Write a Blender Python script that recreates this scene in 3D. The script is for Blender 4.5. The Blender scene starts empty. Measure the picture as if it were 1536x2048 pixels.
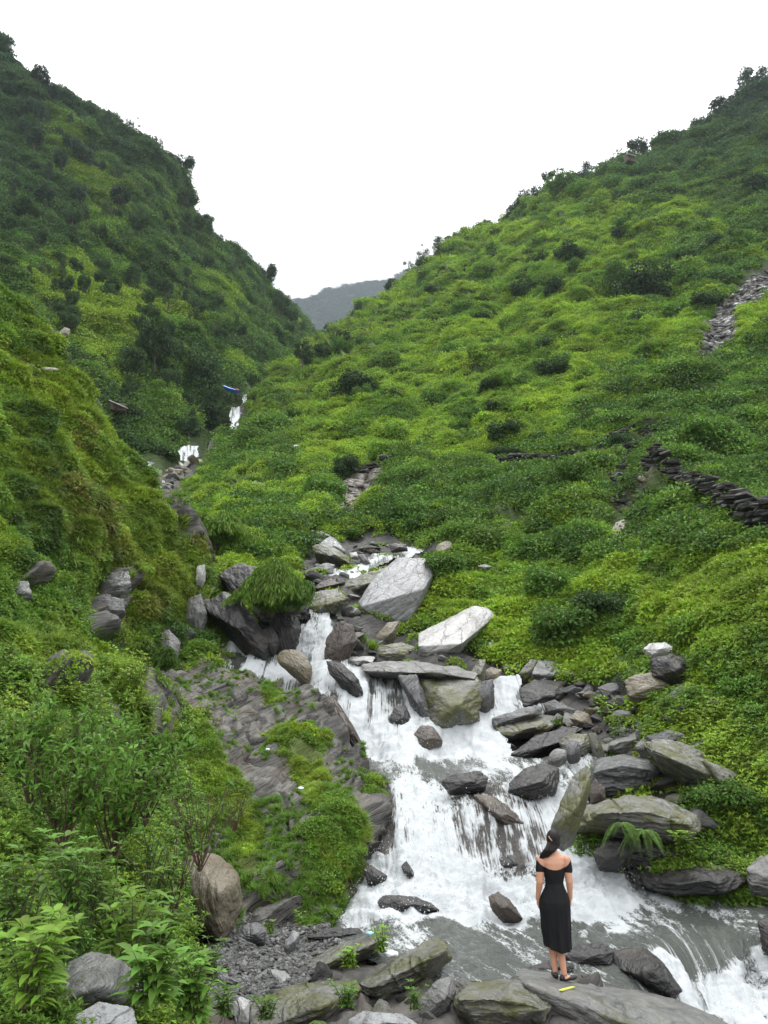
import bpy, bmesh, math, random
import numpy as np
from mathutils import Vector, Matrix, Euler
sc = bpy.context.scene
# ---------------------------------------------------------------- camera, sky, sun, exposure
W, H, FPX = 1536, 2048, 1607.0
PITCH = math.atan((1380 - 1024) / FPX)
CAMZ = 3.17
cam_d = bpy.data.cameras.new('camera'); cam = bpy.data.objects.new('camera', cam_d)
sc.collection.objects.link(cam); sc.camera = cam
cam.location = (0, 0, CAMZ); cam.rotation_euler = (math.pi / 2 + PITCH, 0, 0)
cam_d.sensor_fit = 'VERTICAL'; cam_d.sensor_height = 24; cam_d.lens = 24 * FPX / 2048
cam_d.clip_end = 8000; cam_d.clip_start = 0.05
sc.render.resolution_x, sc.render.resolution_y = 768, 1024
sc.view_settings.view_transform = 'Standard'; sc.view_settings.look = 'None'
sc.view_settings.exposure = 0.78; sc.view_settings.gamma = 1
cy = sc.cycles
cy.max_bounces = 6; cy.diffuse_bounces = 3; cy.glossy_bounces = 2; cy.transmission_bounces = 3
cy.transparent_max_bounces = 4; cy.volume_bounces = 1; cy.caustics_reflective = False; cy.caustics_refractive = False
cy.sample_clamp_indirect = 6; cy.use_denoising = True
try:
    cy.denoiser = 'OPENIMAGEDENOISE'; cy.denoising_input_passes = 'RGB_ALBEDO_NORMAL'
except Exception: pass
SUN_EL, SUN_AZ = 62.0, 200.0
world = bpy.data.worlds.new('World'); sc.world = world; world.use_nodes = True
nt = world.node_tree; nt.nodes.clear()
def wn(t, **k):
    n = nt.nodes.new(t)
    for a, b in k.items(): setattr(n, a, b)
    return n
out = wn('ShaderNodeOutputWorld')
sky = wn('ShaderNodeTexSky', sky_type='NISHITA'); sky.sun_disc = False
sky.sun_elevation = math.radians(SUN_EL); sky.sun_rotation = math.radians(SUN_AZ)
b1 = wn('ShaderNodeBackground'); b1.inputs[1].default_value = 0.12; nt.links.new(sky.outputs[0], b1.inputs[0])
b2 = wn('ShaderNodeBackground'); b2.inputs[0].default_value = (0.985, 0.99, 1.0, 1)
tc = wn('ShaderNodeTexCoord'); sx = wn('ShaderNodeSeparateXYZ'); nt.links.new(tc.outputs['Generated'], sx.inputs[0])
cn = wn('ShaderNodeTexNoise'); cn.inputs['Scale'].default_value = 2.2; cn.inputs['Detail'].default_value = 5
nt.links.new(tc.outputs['Generated'], cn.inputs['Vector'])
mr = wn('ShaderNodeMapRange'); mr.inputs[1].default_value = 0.44; mr.inputs[2].default_value = 0.66
mr.inputs[3].default_value = 0.56; mr.inputs[4].default_value = 1.85
nt.links.new(sx.outputs[2], mr.inputs[0])
mn = wn('ShaderNodeMath', operation='MULTIPLY_ADD'); mn.inputs[1].default_value = 0.3; mn.inputs[2].default_value = -0.15
nt.links.new(cn.outputs[0], mn.inputs[0])
ma = wn('ShaderNodeMath', operation='ADD'); nt.links.new(mr.outputs[0], ma.inputs[0]); nt.links.new(mn.outputs[0], ma.inputs[1])
nt.links.new(ma.outputs[0], b2.inputs[1])
mx = wn('ShaderNodeMixShader'); mx.inputs[0].default_value = 0.94
nt.links.new(b1.outputs[0], mx.inputs[1]); nt.links.new(b2.outputs[0], mx.inputs[2]); nt.links.new(mx.outputs[0], out.inputs[0])
sun_d = bpy.data.lights.new('sun', 'SUN'); sun_d.energy = 0.9; sun_d.angle = math.radians(25); sun_d.color = (1, .97, .92)
sun = bpy.data.objects.new('sun', sun_d); sc.collection.objects.link(sun)
sun.rotation_euler = (math.radians(90 - SUN_EL), 0, math.radians(180 - SUN_AZ + 180) )

# ---------------------------------------------------------------- helpers
rng = np.random.default_rng(7); random.seed(7)
CP, SP = math.cos(PITCH), math.sin(PITCH)
def P(u, v, d):
    "point of the place that stands at world distance d (along Y) behind picture point u, v"
    u = np.asarray(u, float); v = np.asarray(v, float); d = np.asarray(d, float)
    x = (u - 768) / FPX; y = (1024 - v) / FPX
    Y = CP - y * SP; Z = SP + y * CP; k = d / Y
    return np.stack([x * k, d + 0 * x, CAMZ + Z * k], -1)
def proj(p):
    p = np.asarray(p, float); y, z = p[..., 1], p[..., 2] - CAMZ
    f = y * CP + z * SP; up = -y * SP + z * CP
    return 768 + p[..., 0] / f * FPX, 1024 - up / f * FPX
def _h(ix, iy, iz, s):
    h = (ix.astype(np.int64) * 374761393 + iy.astype(np.int64) * 668265263 + iz.astype(np.int64) * 2147483647 + s * 144665) & 0xffffffff
    h = ((h ^ (h >> 13)) * 1274126177) & 0xffffffff
    h = ((h ^ (h >> 16)) * 2246822519) & 0xffffffff
    return ((h ^ (h >> 15)) & 0xffffff) / float(0xffffff)
def vn(p, s=0):
    p = np.asarray(p, float); i = np.floor(p); f = p - i; f = f * f * f * (f * (f * 6 - 15) + 10); i = i.astype(np.int64)
    r = 0
    for a in (0, 1):
        for b in (0, 1):
            for c in (0, 1):
                w = (f[..., 0] if a else 1 - f[..., 0]) * (f[..., 1] if b else 1 - f[..., 1]) * (f[..., 2] if c else 1 - f[..., 2])
                r = r + w * _h(i[..., 0] + a, i[..., 1] + b, i[..., 2] + c, s)
    return r
def fbm(p, o=4, s=0, g=0.5):
    p = np.asarray(p, float); r = 0; a = 1; t = 0
    for k in range(o):
        r = r + a * (vn(p, s + k * 17) * 2 - 1); t += a; a *= g; p = p * 2.03 + 11.3
    return r / t
def inpoly(u, v, poly):
    u = np.asarray(u, float); v = np.asarray(v, float); r = np.zeros(u.shape, bool); n = len(poly)
    for i in range(n):
        (x1, y1), (x2, y2) = poly[i], poly[(i + 1) % n]
        if y1 == y2: continue
        c = ((y1 > v) != (y2 > v)) & (u < (x2 - x1) * (v - y1) / (y2 - y1) + x1); r ^= c
    return r
def polydist(u, v, poly):
    "signed distance, positive inside"
    u = np.asarray(u, float); v = np.asarray(v, float); best = np.full(u.shape, 1e9); n = len(poly)
    for i in range(n):
        (x1, y1), (x2, y2) = poly[i], poly[(i + 1) % n]; dx, dy = x2 - x1, y2 - y1
        t = np.clip(((u - x1) * dx + (v - y1) * dy) / (dx * dx + dy * dy + 1e-9), 0, 1)
        best = np.minimum(best, np.hypot(u - x1 - t * dx, v - y1 - t * dy))
    return np.where(inpoly(u, v, poly), best, -best)
def soft(u, v, polys, feather=14, wob=10, s=3, grow=0):
    q = np.stack([np.asarray(u) / 28., np.asarray(v) / 28., 0 * np.asarray(u, float)], -1)
    uu = u + wob * (fbm(q, 3, s)); vv = v + wob * fbm(q, 3, s + 50)
    r = np.zeros(np.shape(u))
    for pl in polys: r = np.maximum(r, np.clip((polydist(uu, vv, pl) + grow) / feather + .5, 0, 1))
    return r
class RBF:
    def __init__(s, c, eps=18.):
        c = np.array(c, float); s.x = c[:, :2]; y = np.log(c[:, 2]); n = len(c); s.e = eps
        A = np.zeros((n + 3, n + 3)); A[:n, :n] = s.k(s.x, s.x) ; A[:n, n] = 1; A[:n, n+1:] = s.x / 500; A[n, :n] = 1; A[n+1:, :n] = s.x.T / 500
        b = np.zeros(n + 3); b[:n] = y; s.w = np.linalg.solve(A, b)
    def k(s, a, b): return np.sqrt(((a[:, None] - b[None]) ** 2).sum(-1) + s.e ** 2) / 500
    def __call__(s, u, v):
        u, v = np.broadcast_arrays(np.asarray(u, float), np.asarray(v, float)); sh = u.shape
        q = np.stack([u.ravel(), v.ravel()], -1); r = np.empty(len(q)); n = len(s.x)
        for i in range(0, len(q), 20000):
            z = q[i:i+20000]; r[i:i+20000] = s.k(z, s.x) @ s.w[:n] + s.w[n] + (z / 500) @ s.w[n+1:]
        return np.exp(r).reshape(sh)
def mesh_obj(name, V, Fc, mat=None, parent=None, smooth=True, attrs=None, link=True):
    me = bpy.data.meshes.new(name); V = np.asarray(V, float).reshape(-1, 3)
    if isinstance(Fc, np.ndarray):
        k = Fc.shape[1]; nf = len(Fc)
        me.vertices.add(len(V)); me.vertices.foreach_set('co', V.ravel())
        me.loops.add(nf * k); me.loops.foreach_set('vertex_index', Fc.ravel().astype(np.int32))
        me.polygons.add(nf); me.polygons.foreach_set('loop_start', np.arange(0, nf * k, k, dtype=np.int32))
        me.polygons.foreach_set('loop_total', np.full(nf, k, np.int32)); me.update(calc_edges=True); me.validate()
    else:
        me.from_pydata([tuple(x) for x in V], [], [tuple(f) for f in Fc]); me.update()
    if smooth: me.polygons.foreach_set('use_smooth', np.ones(len(me.polygons), bool))
    for k, a in (attrs or {}).items():
        a = np.asarray(a, float)
        if a.ndim == 1:
            at = me.attributes.new(k, 'FLOAT', 'POINT'); at.data.foreach_set('value', a)
        else:
            at = me.attributes.new(k, 'FLOAT_VECTOR', 'POINT'); at.data.foreach_set('vector', a.ravel())
    if mat: 
        for m in (mat if isinstance(mat, (list, tuple)) else [mat]): me.materials.append(m)
    o = bpy.data.objects.new(name, me)
    if link: sc.collection.objects.link(o)
    if parent: o.parent = parent
    return o
def tag(o, label=None, cat=None, group=None, kind=None):
    if label: o['label'] = label
    if cat: o['category'] = cat
    if group: o['group'] = group
    if kind: o['kind'] = kind
    return o
def empty(name, loc, label=None, cat=None, group=None, rot=(0, 0, 0)):
    o = bpy.data.objects.new(name, None); sc.collection.objects.link(o); o.location = loc; o.rotation_euler = rot
    o.empty_display_size = .1; return tag(o, label, cat, group)

# ---------------------------------------------------------------- materials
def mat_new(name):
    m = bpy.data.materials.new(name); m.use_nodes = True; t = m.node_tree; t.nodes.clear()
    o = t.nodes.new('ShaderNodeOutputMaterial'); return m, t, o
class NB:
    "tiny node builder"
    def __init__(s, t): s.t = t
    def n(s, ty, ins=None, **k):
        n = s.t.nodes.new(ty)
        for a, b in k.items(): setattr(n, a, b)
        for a, b in (ins or {}).items():
            if hasattr(b, 'links') or isinstance(b, bpy.types.NodeSocket): s.t.links.new(b, n.inputs[a])
            else: n.inputs[a].default_value = b
        return n
    def noise(s, vec, scale, detail=4, rough=.55, dist=0):
        return s.n('ShaderNodeTexNoise', {'Vector': vec, 'Scale': scale, 'Detail': detail, 'Roughness': rough, 'Distortion': dist}).outputs[0]
    def mapr(s, x, a, b, c=0., d=1.):
        return s.n('ShaderNodeMapRange', {0: x, 1: a, 2: b, 3: c, 4: d}).outputs[0]
    def mix(s, f, a, b, mode='MIX'):
        n = s.t.nodes.new('ShaderNodeMix'); n.data_type = 'RGBA'; n.blend_type = mode
        for i, x in ((0, f), (6, a), (7, b)):
            if isinstance(x, bpy.types.NodeSocket): s.t.links.new(x, n.inputs[i])
            else: n.inputs[i].default_value = x if i == 0 else (tuple(x) + (1,))[:4]
        return n.outputs[2]
    def math(s, op, a, b=0., c=0.):
        n = s.t.nodes.new('ShaderNodeMath'); n.operation = op
        for i, x in enumerate((a, b, c)):
            if isinstance(x, bpy.types.NodeSocket): s.t.links.new(x, n.inputs[i])
            else: n.inputs[i].default_value = x
        return n.outputs[0]
def coords(b, scale=(1, 1, 1), kind='Object'):
    t = b.n('ShaderNodeTexCoord'); m = b.n('ShaderNodeMapping', {'Vector': t.outputs[kind], 'Scale': scale}); return m.outputs[0]
def leaf_mat(name, trans=.35, rough=.55, fixed=None, spec=.25):
    m, t, o = mat_new(name); b = NB(t)
    if fixed is None:
        a = b.n('ShaderNodeAttribute', attribute_name='tint', attribute_type='INSTANCER'); col = a.outputs['Color']
    else:
        oi = b.n('ShaderNodeObjectInfo'); 
        col = b.mix(b.mapr(oi.outputs['Random'], 0, 1, 0, 1), tuple(c * .75 for c in fixed), tuple(c * 1.3 for c in fixed))
    lf = b.n('ShaderNodeAttribute', attribute_name='lv')
    hsv = b.n('ShaderNodeHueSaturation', {'Hue': b.mapr(lf.outputs['Fac'], 0, 1, .485, .512), 'Value': b.mapr(lf.outputs['Fac'], 0, 1, .6, 1.45), 'Color': col})
    c = hsv.outputs[0]
    pb = b.n('ShaderNodeBsdfPrincipled', {'Base Color': c, 'Roughness': rough, 'Specular IOR Level': spec})
    tr = b.n('ShaderNodeBsdfTranslucent', {'Color': b.mix(.5, c, (.35, .45, .05), 'MULTIPLY')})
    tr2 = b.n('ShaderNodeBsdfTranslucent', {'Color': c})
    ms = b.n('ShaderNodeMixShader', {0: trans, 1: pb.outputs[0], 2: tr2.outputs[0]})
    t.links.new(ms.outputs[0], o.inputs[0]); return m
def rock_mat(name, base=(.17, .17, .165), dark=(.06, .06, .058), moss=0., mosscol=(.07, .085, .02), wet=0., rough=.5, brown=0., lich=.15, crk=.22):
    m, t, o = mat_new(name); b = NB(t)
    oi = b.n('ShaderNodeObjectInfo'); tc_ = b.n('ShaderNodeTexCoord')
    off = b.n('ShaderNodeVectorMath', {0: tc_.outputs['Object'], 1: oi.outputs['Random']}, operation='ADD').outputs[0]
    sc_ = b.n('ShaderNodeAttribute', attribute_name='rs')   # size scale
    v = off
    vst = b.n('ShaderNodeMapping', {'Vector': v, 'Scale': (1.6, 1.6, 6)}).outputs[0]
    strata = b.noise(vst, 2.2, 6, .62, .4)
    fine = b.noise(v, 9, 7, .65); big = b.noise(v, 1.4, 4, .6)
    col = b.mix(b.mapr(strata, .32, .68), dark, base)
    col = b.mix(b.mapr(fine, .35, .7, 0, .55), col, tuple(x * 1.35 for x in base))
    col = b.mix(b.mapr(big, .5, .75, 0, .35 + brown), col, (.13, .10, .065))
    sp = b.noise(v, 34, 3, .6)
    col = b.mix(b.mapr(sp, .62, .72, 0, lich), col, (.32, .33, .30))
    if moss > 0:
        g = b.n('ShaderNodeNewGeometry'); nz = b.n('ShaderNodeSeparateXYZ', {0: g.outputs['Normal']}).outputs[2]
        mm = b.math('ADD', b.noise(v, 2.3, 6, .65), b.math('MULTIPLY', b.math('ABSOLUTE', b.math('SUBTRACT', nz, .35)), -.12))
        mf = b.mapr(mm, .60 - .26 * moss, .72 - .22 * moss, 0, .92)
        mc = b.mix(b.noise(v, 14, 4), tuple(x * .55 for x in mosscol), tuple(x * 1.6 for x in mosscol))
        col = b.mix(mf, col, mc)
    crack = b.n('ShaderNodeTexVoronoi', {'Vector': b.n('ShaderNodeMapping', {'Vector': b.mix(.12, v, b.n('ShaderNodeTexNoise', {'Vector': v, 'Scale': 3.}).outputs[1]), 'Scale': (.5, .5, 5.)}).outputs[0], 'Scale': 1.1}, feature='DISTANCE_TO_EDGE').outputs[0]
    cf = b.mapr(crack, 0, .022, 1, 0)
    col = b.mix(b.math('MULTIPLY', cf, crk), col, tuple(x * .35 for x in dark))
    rr = b.mapr(big, .35, .65, rough * .55, rough * 1.35) if wet == 0 else b.mapr(fine, .3, .7, .3, .6)
    bh = b.math('ADD', b.math('MULTIPLY', strata, .8), b.math('ADD', b.math('MULTIPLY', fine, .5), b.math('MULTIPLY', cf, -.5 * crk)))
    bp = b.n('ShaderNodeBump', {'Height': bh, 'Strength': .9, 'Distance': .06})
    pb = b.n('ShaderNodeBsdfPrincipled', {'Base Color': col, 'Roughness': rr, 'Normal': bp.outputs[0], 'Specular IOR Level': .5 if wet == 0 else .45})
    t.links.new(pb.outputs[0], o.inputs[0]); return m
M = {}
M['leaf'] = leaf_mat('foliage_leaves'); M['grass'] = leaf_mat('grass_blades', .4, .6)
M['grey'] = rock_mat('grey_slate', (.10, .10, .102), (.032, .032, .032)); M['pale'] = rock_mat('pale_slate', (.27, .275, .28), (.14, .14, .14), lich=.35, crk=.6)
M['white'] = rock_mat('whitish_slate', (.40, .395, .385), (.24, .235, .23), lich=.5, crk=.6)
M['mossy'] = rock_mat('mossy_slate', (.15, .15, .135), (.035, .035, .03), moss=.95, mosscol=(.065, .068, .014))
M['wet'] = rock_mat('wet_and_shade_slate', (.028, .026, .026), (.009, .009, .009), wet=.8, lich=.05)  # wet rocks, and the dark bodies that stand for shaded recesses
M['wetbrown'] = rock_mat('wet_brown_rock', (.07, .054, .042), (.02, .017, .015), wet=.6, brown=.3)
M['rubble'] = rock_mat('dark_rubble', (.055, .052, .048), (.014, .013, .012), rough=.85, lich=.3)
M['brown'] = rock_mat('brown_boulder', (.17, .145, .1), (.07, .06, .04), moss=.45, mosscol=(.1, .09, .035), brown=.3)
M['midgrey'] = rock_mat('weathered_slate', (.165, .165, .158), (.05, .05, .046), moss=.45, mosscol=(.07, .075, .028))
def bark_mat():
    m, t, o = mat_new('bark'); b = NB(t); v = coords(b, (3, 3, 1))
    c = b.mix(b.noise(v, 8, 5), (.03, .022, .016), (.11, .085, .06))
    pb = b.n('ShaderNodeBsdfPrincipled', {'Base Color': c, 'Roughness': .85}); t.links.new(pb.outputs[0], o.inputs[0]); return m
M['bark'] = bark_mat()
def ground_mat(name, g1=(.028, .05, .012), g2=(.06, .095, .018), rock1=(.12, .115, .105), rock2=(.035, .034, .032), rs=1.):
    m, t, o = mat_new(name); b = NB(t); v = coords(b, (1, 1, 1), 'Object')
    gr = b.mix(b.noise(v, 1.5 * rs, 8, .7), g1, g2)
    sxyz = b.n('ShaderNodeSeparateXYZ', {0: v}); sc_ = b.n('ShaderNodeVectorMath', {0: v, 1: (-.36, -.15, 1.)}, operation='DOT_PRODUCT').outputs['Value']
    vst = b.n('ShaderNodeCombineXYZ', {0: sxyz.outputs[0], 1: sxyz.outputs[1], 2: b.math('MULTIPLY', sc_, 7.)}).outputs[0]
    st = b.noise(vst, 1.1 * rs, 8, .65, .5)
    rk = b.mix(b.mapr(st, .38, .6), rock2, rock1)
    rk = b.mix(b.mapr(b.noise(v, 1.2 * rs, 5), .5, .7, 0, .5), rk, (.16, .125, .085))
    a = b.n('ShaderNodeAttribute', attribute_name='rock')
    f = b.mapr(b.math('ADD', a.outputs['Fac'], b.math('MULTIPLY_ADD', b.noise(v, 5 * rs, 5, .7), .9, -.45)), .42, .58)
    d = b.n('ShaderNodeAttribute', attribute_name='soil')
    so = b.mix(b.noise(v, 6 * rs, 6, .7), (.035, .025, .018), (.12, .09, .065))
    col = b.mix(f, gr, rk)
    col = b.mix(d.outputs['Fac'], col, so)
    w = b.n('ShaderNodeAttribute', attribute_name='wet')  # wet ground, and the painted shade of boulder gaps and the recess
    col = b.mix(w.outputs['Fac'], col, b.mix(st, (.012, .011, .01), (.035, .033, .03)))
    crack = b.n('ShaderNodeTexVoronoi', {'Vector': vst, 'Scale': .9 * rs}, feature='DISTANCE_TO_EDGE').outputs[0]
    bh = b.math('ADD', st, b.math('MULTIPLY', b.mapr(crack, 0, .03), .25))
    bp = b.n('ShaderNodeBump', {'Height': bh, 'Strength': .8, 'Distance': .12 / rs})
    pb = b.n('ShaderNodeBsdfPrincipled', {'Base Color': col, 'Roughness': b.mapr(w.outputs['Fac'], 0, 1, .8, .6), 'Normal': bp.outputs[0], 'Specular IOR Level': .3})
    t.links.new(pb.outputs[0], o.inputs[0]); return m
M['ground'] = ground_mat('hillside_ground'); M['groundfar'] = ground_mat('far_hillside_ground', rs=.25)
M['outcrop'] = ground_mat('outcrop_rock', g1=(.05, .07, .015), g2=(.09, .12, .02), rock1=(.165, .158, .143), rock2=(.032, .03, .028))
M['gravel'] = ground_mat('gravel_bed', rock1=(.3, .28, .25), rock2=(.1, .09, .08), rs=6)
# ---------------------------------------------------------------- the land
CTL = [ (450,2048,8.4),(750,2048,8.5),(1000,2048,8.6),(1250,2048,9.2),(1400,2048,10.5),(1500,2048,10.9),(1500,1965,12.0),(1350,1980,10.8),
 (900,1955,9.9),(1110,1955,10.2),(600,1955,9.8),(700,1900,11.0),(1000,1900,11.2),(1300,1900,11.3),(1536,1890,12.0),(450,1900,10.5),
 (720,1830,12.7),(1000,1830,12.9),(1300,1830,12.9),(1536,1830,13.2),(750,1780,13.4),(1000,1780,13.6),(1250,1780,13.8),(1500,1780,14.1),
 (760,1700,14.3),(950,1700,14.3),(1150,1700,14.4),(1400,1700,14.9),(1536,1700,14.9),(770,1600,15.7),(950,1600,15.5),(1100,1600,15.8),(1300,1600,15.9),(1536,1600,14.9),
 (780,1560,16.5),(1000,1560,16.5),(760,1535,18.3),(950,1535,18.3),(1100,1535,18),(740,1500,20),(900,1500,20.3),(1050,1500,20),(1250,1500,18.5),(1536,1500,16.2),
 (700,1450,20.6),(900,1450,21),(1080,1450,21.3),(650,1400,21.6),(850,1400,21.8),(1000,1400,22.4),(1200,1400,21.3),(1400,1400,19),
 (450,1340,23),(650,1340,23),(850,1340,23.6),(1000,1340,24.3),(1200,1340,22.8),(1536,1340,17.6),(450,1310,24.5),(600,1310,25),(800,1310,25.6),
 (450,1220,26),(640,1220,27),(850,1220,28.5),(1000,1220,28),(1200,1220,25.5),(1400,1220,22),(1536,1220,19.5),
 (450,1150,30),(650,1150,32),(850,1150,32.5),(1100,1150,30.5),(1400,1150,24.5),(1536,1150,21.5),
 (430,1090,38),(650,1090,38),(800,1090,38),(1000,1090,37),(1200,1090,32),(1400,1090,27),(1536,1090,24),
 (380,1030,56),(600,1030,50),(800,1030,47),(1000,1030,43),(1300,1030,35),(1536,1030,28),
 (330,960,72),(500,960,65),(740,960,60),(1000,960,52),(1250,960,44),(1536,960,35),
 (380,900,90),(500,900,82),(600,900,78),(800,900,70),(1000,900,62),(1300,900,48),(1536,900,42),
 (480,820,116),(560,820,105),(700,820,92),(1000,820,78),(1300,820,62),(1536,820,52),
 (560,740,165),(700,740,125),(1000,740,98),(1300,740,80),(1536,740,68),
 (640,680,270),(760,680,165),(1000,680,125),(1300,680,96),(1536,680,82),(760,600,270),(900,600,175),(1100,600,135),(1300,600,118),(1536,600,102),
 (950,500,240),(1100,500,175),(1300,500,150),(1536,500,130),(1120,400,240),(1300,400,190),(1536,400,165),(1340,300,240),(1536,300,200),(1536,180,240),
 (1850,60,250),(1850,500,115),(1850,900,36),(1850,1300,15.5),(1850,1700,13),(1850,2048,10.5),(0,2048,7.5),(200,1700,15),(500,1795,14.6),(400,1750,15.5),(610,1810,14.3),(520,1700,18),(360,1600,20),(-300,1500,14),(200,1340,26),(200,1200,33),(100,1000,65),
 (450,2300,6),(1000,2300,6.2),(1850,2300,6.6),(-200,2300,5.5)]
D = RBF(CTL)
def ip(tbl, u): a = np.array(tbl, float); return np.interp(u, a[:, 0], a[:, 1])
class Patch: pass
def patch(name, top, bot, u0, u1, step, depth, mat, disp=None, attrs=None, fold=(8, .08, .5), foldb=None, kind='structure', keep=None):
    nu = int((u1 - u0) / step) + 1; us = np.linspace(u0, u1, nu); vt = ip(top, us); vb = ip(bot, us); v0, v1 = vt.min(), vb.max()
    nv = int((v1 - v0) / step) + 1; vg = np.linspace(v0, v1, nv); dv = vg[1] - vg[0]
    U = np.broadcast_to(us, (nv, nu)).copy(); VF = np.broadcast_to(vg[:, None], (nv, nu)).copy()
    V = np.clip(VF, vt, vb); J = np.clip(np.rint((V - v0) / dv).astype(int), 0, nv - 1); C = np.broadcast_to(np.arange(nu), (nv, nu))
    def nrm(X):
        N = np.cross(np.gradient(X, axis=1), np.gradient(X, axis=0)); N /= np.linalg.norm(N, axis=-1, keepdims=True) + 1e-12
        N[(N * (X - np.array([0, 0, CAMZ]))).sum(-1) > 0] *= -1; return N
    lo = (VF > vt - 60) & (VF < vb + 60)
    dF = np.ones(U.shape); dF[lo] = depth(U[lo], VF[lo]); X = P(U, VF, dF); N = nrm(X)[J, C]
    d = np.ones(U.shape); d[lo] = depth(U[lo], V[lo]); bad = ~lo; d[bad] = depth(U[bad], V[bad]); X = P(U, V, d)
    act = (VF > vt - 2 * step - 1) & (VF < vb + 2 * step + 1)
    if disp is not None:
        a = np.zeros(U.shape); a[act] = disp(X[act], U[act], V[act], d[act])
        a[~act] = a[J, C][~act]; X = X + N * a[..., None]
    Nn = nrm(X); J2 = np.clip(J, 2, nv - 3); inn = (VF > vt + step) & (VF < vb - step); Nn = np.where(inn[..., None], Nn, N)
    p = Patch(); p.X, p.N, p.top, p.bot, p.u0, p.u1, p.d, p.v0, p.v1 = X, Nn, top, bot, u0, u1, d, v0, v1
    rows = [X]; Us = [U]; Vs = [V]; n0 = 0
    if fold:
        n, fy, fz = fold; n0 = n
        for k in range(1, n + 1):
            s = d[:1] * fy * k; rows.insert(0, X[:1] + np.stack([0 * s, s, -s * fz * k / n * 1.6], -1)); Us.insert(0, U[:1]); Vs.insert(0, V[:1])
    if foldb:
        n, fy, fz = foldb
        for k in range(1, n + 1):
            s = d[-1:] * fy * k; rows.append(X[-1:] + np.stack([0 * s, s, -s * fz], -1)); Us.append(U[-1:]); Vs.append(V[-1:])
    A = np.concatenate(rows); UU = np.concatenate(Us); VV = np.concatenate(Vs); m, n = A.shape[:2]
    # rows squeezed onto the rim collapse to one point each: weld them
    idx = np.arange(m * n).reshape(m, n)
    for r in range(1, nv):
        same = V[r] == V[r - 1]; idx[n0 + r][same] = idx[n0 + r - 1][same]
    F = np.stack([idx[:-1, :-1], idx[1:, :-1], idx[1:, 1:], idx[:-1, 1:]], -1).reshape(-1, 4)
    V_ = A.reshape(-1, 3); at = {k: (lambda r: r.ravel() if r.ndim == 2 else r.reshape(-1, 3))(f(UU, VV)) for k, f in (attrs or {}).items()}
    keepf = ~((F[:, 0] == F[:, 1]) & (F[:, 2] == F[:, 3]))
    if keep is not None: keepf &= keep(UU, VV).ravel()[F].mean(1) > .5
    F = F[keepf]; tri = (F[:, 0] == F[:, 1]) | (F[:, 2] == F[:, 3])
    used = np.unique(F); re = -np.ones(len(V_), int); re[used] = np.arange(len(used)); F = re[F]; V_ = V_[used]; at = {k: a[used] for k, a in at.items()}
    T = [ (f[0], f[2], f[3]) if f[0] == f[1] else (f[0], f[1], f[2]) for f in F[tri] ]; Q = F[~tri]
    T = np.array(T).reshape(-1, 3); Tq = np.concatenate([Q[:, [0, 1, 2]], Q[:, [0, 2, 3]], T]) if len(T) else None
    if name:
        p.o = mesh_obj(name, V_, Q if Tq is None else Tq, mat, attrs=at)
        if kind: tag(p.o, kind=kind)
    return p
def sample(p, u, v):
    "points and normals of a patch at picture points"
    nv, nu = p.X.shape[:2]
    i = np.clip((u - p.u0) / (p.u1 - p.u0) * (nu - 1), 0, nu - 1.001); j = np.clip((v - p.v0) / (p.v1 - p.v0) * (nv - 1), 0, nv - 1.001)
    i0, j0 = i.astype(int), j.astype(int); a, b = (i - i0)[:, None], (j - j0)[:, None]
    f = lambda A: (A[j0, i0] * (1 - a) + A[j0, i0 + 1] * a) * (1 - b) + (A[j0 + 1, i0] * (1 - a) + A[j0 + 1, i0 + 1] * a) * b
    return f(p.X), f(p.N), f(p.d[..., None])[:, 0]
STREAM = [(432,1225),(500,1235),(600,1205),(655,1215),(670,1300),(740,1320),(860,1350),(980,1350),(1040,1350),(1110,1410),(1120,1520),(1200,1560),(1150,1700),(1260,1735),(1340,1795),(1560,1815),(1860,1850),(1860,2300),(1380,2300),(1200,1970),(900,1975),(760,1910),(680,1870),(600,1800),(700,1600),(600,1420),(380,1380),(380,1300)]
RBANK = [(640,1330),(1000,1320),(1250,1400),(1560,1480),(1560,1720),(1250,1740),(1120,1700),(1000,1400)]
RSTONE = [(590,1070),(840,1070),(870,1110),(830,1240),(1000,1320),(1150,1330),(1250,1380),(1340,1450),(1300,1500),(1420,1560),(1400,1700),(1120,1700),(1000,1500),(700,1330),(640,1330),(600,1200),(590,1120)]
GRAVEL = [(380,1840),(640,1850),(780,1860),(900,1940),(1300,2000),(1400,2100),(1400,2300),(300,2300),(330,1900)]
SCAR = [(690,965),(740,950),(775,950),(770,985),(700,1042),(672,1045)]
FARS = [(255,915),(340,918),(352,893),(405,888),(440,905),(410,935),(375,962),(362,992),(405,1040),(392,1056),(330,1015),(300,975)]
FARF = [(455,868),(462,812),(478,770),(502,770),(500,812),(486,840),(474,872)]
FARZ = [(400,740),(520,740),(520,840),(430,960),(240,960),(240,880),(400,860)]
GULLY = [(1536,548),(1490,575),(1440,610),(1425,660),(1400,700),(1395,745),(1430,715),(1470,690),(1475,640),(1536,600),(1700,520),(1700,470)]
WALL1 = [(985,935),(1090,920),(1170,905),(1215,880),(1285,855),(1320,855),(1300,880),(1225,900),(1180,925),(1000,950)]
WALL2 = [(1270,865),(1315,860),(1290,930),(1270,1000),(1240,1040),(1210,1000),(1235,930)]
DARK1 = [(1200,970),(1260,960),(1330,1000),(1300,1040),(1210,1010)]
HOLE = [(400,1150),(470,1110),(560,1180),(630,1200),(600,1300),(430,1320)]
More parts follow.
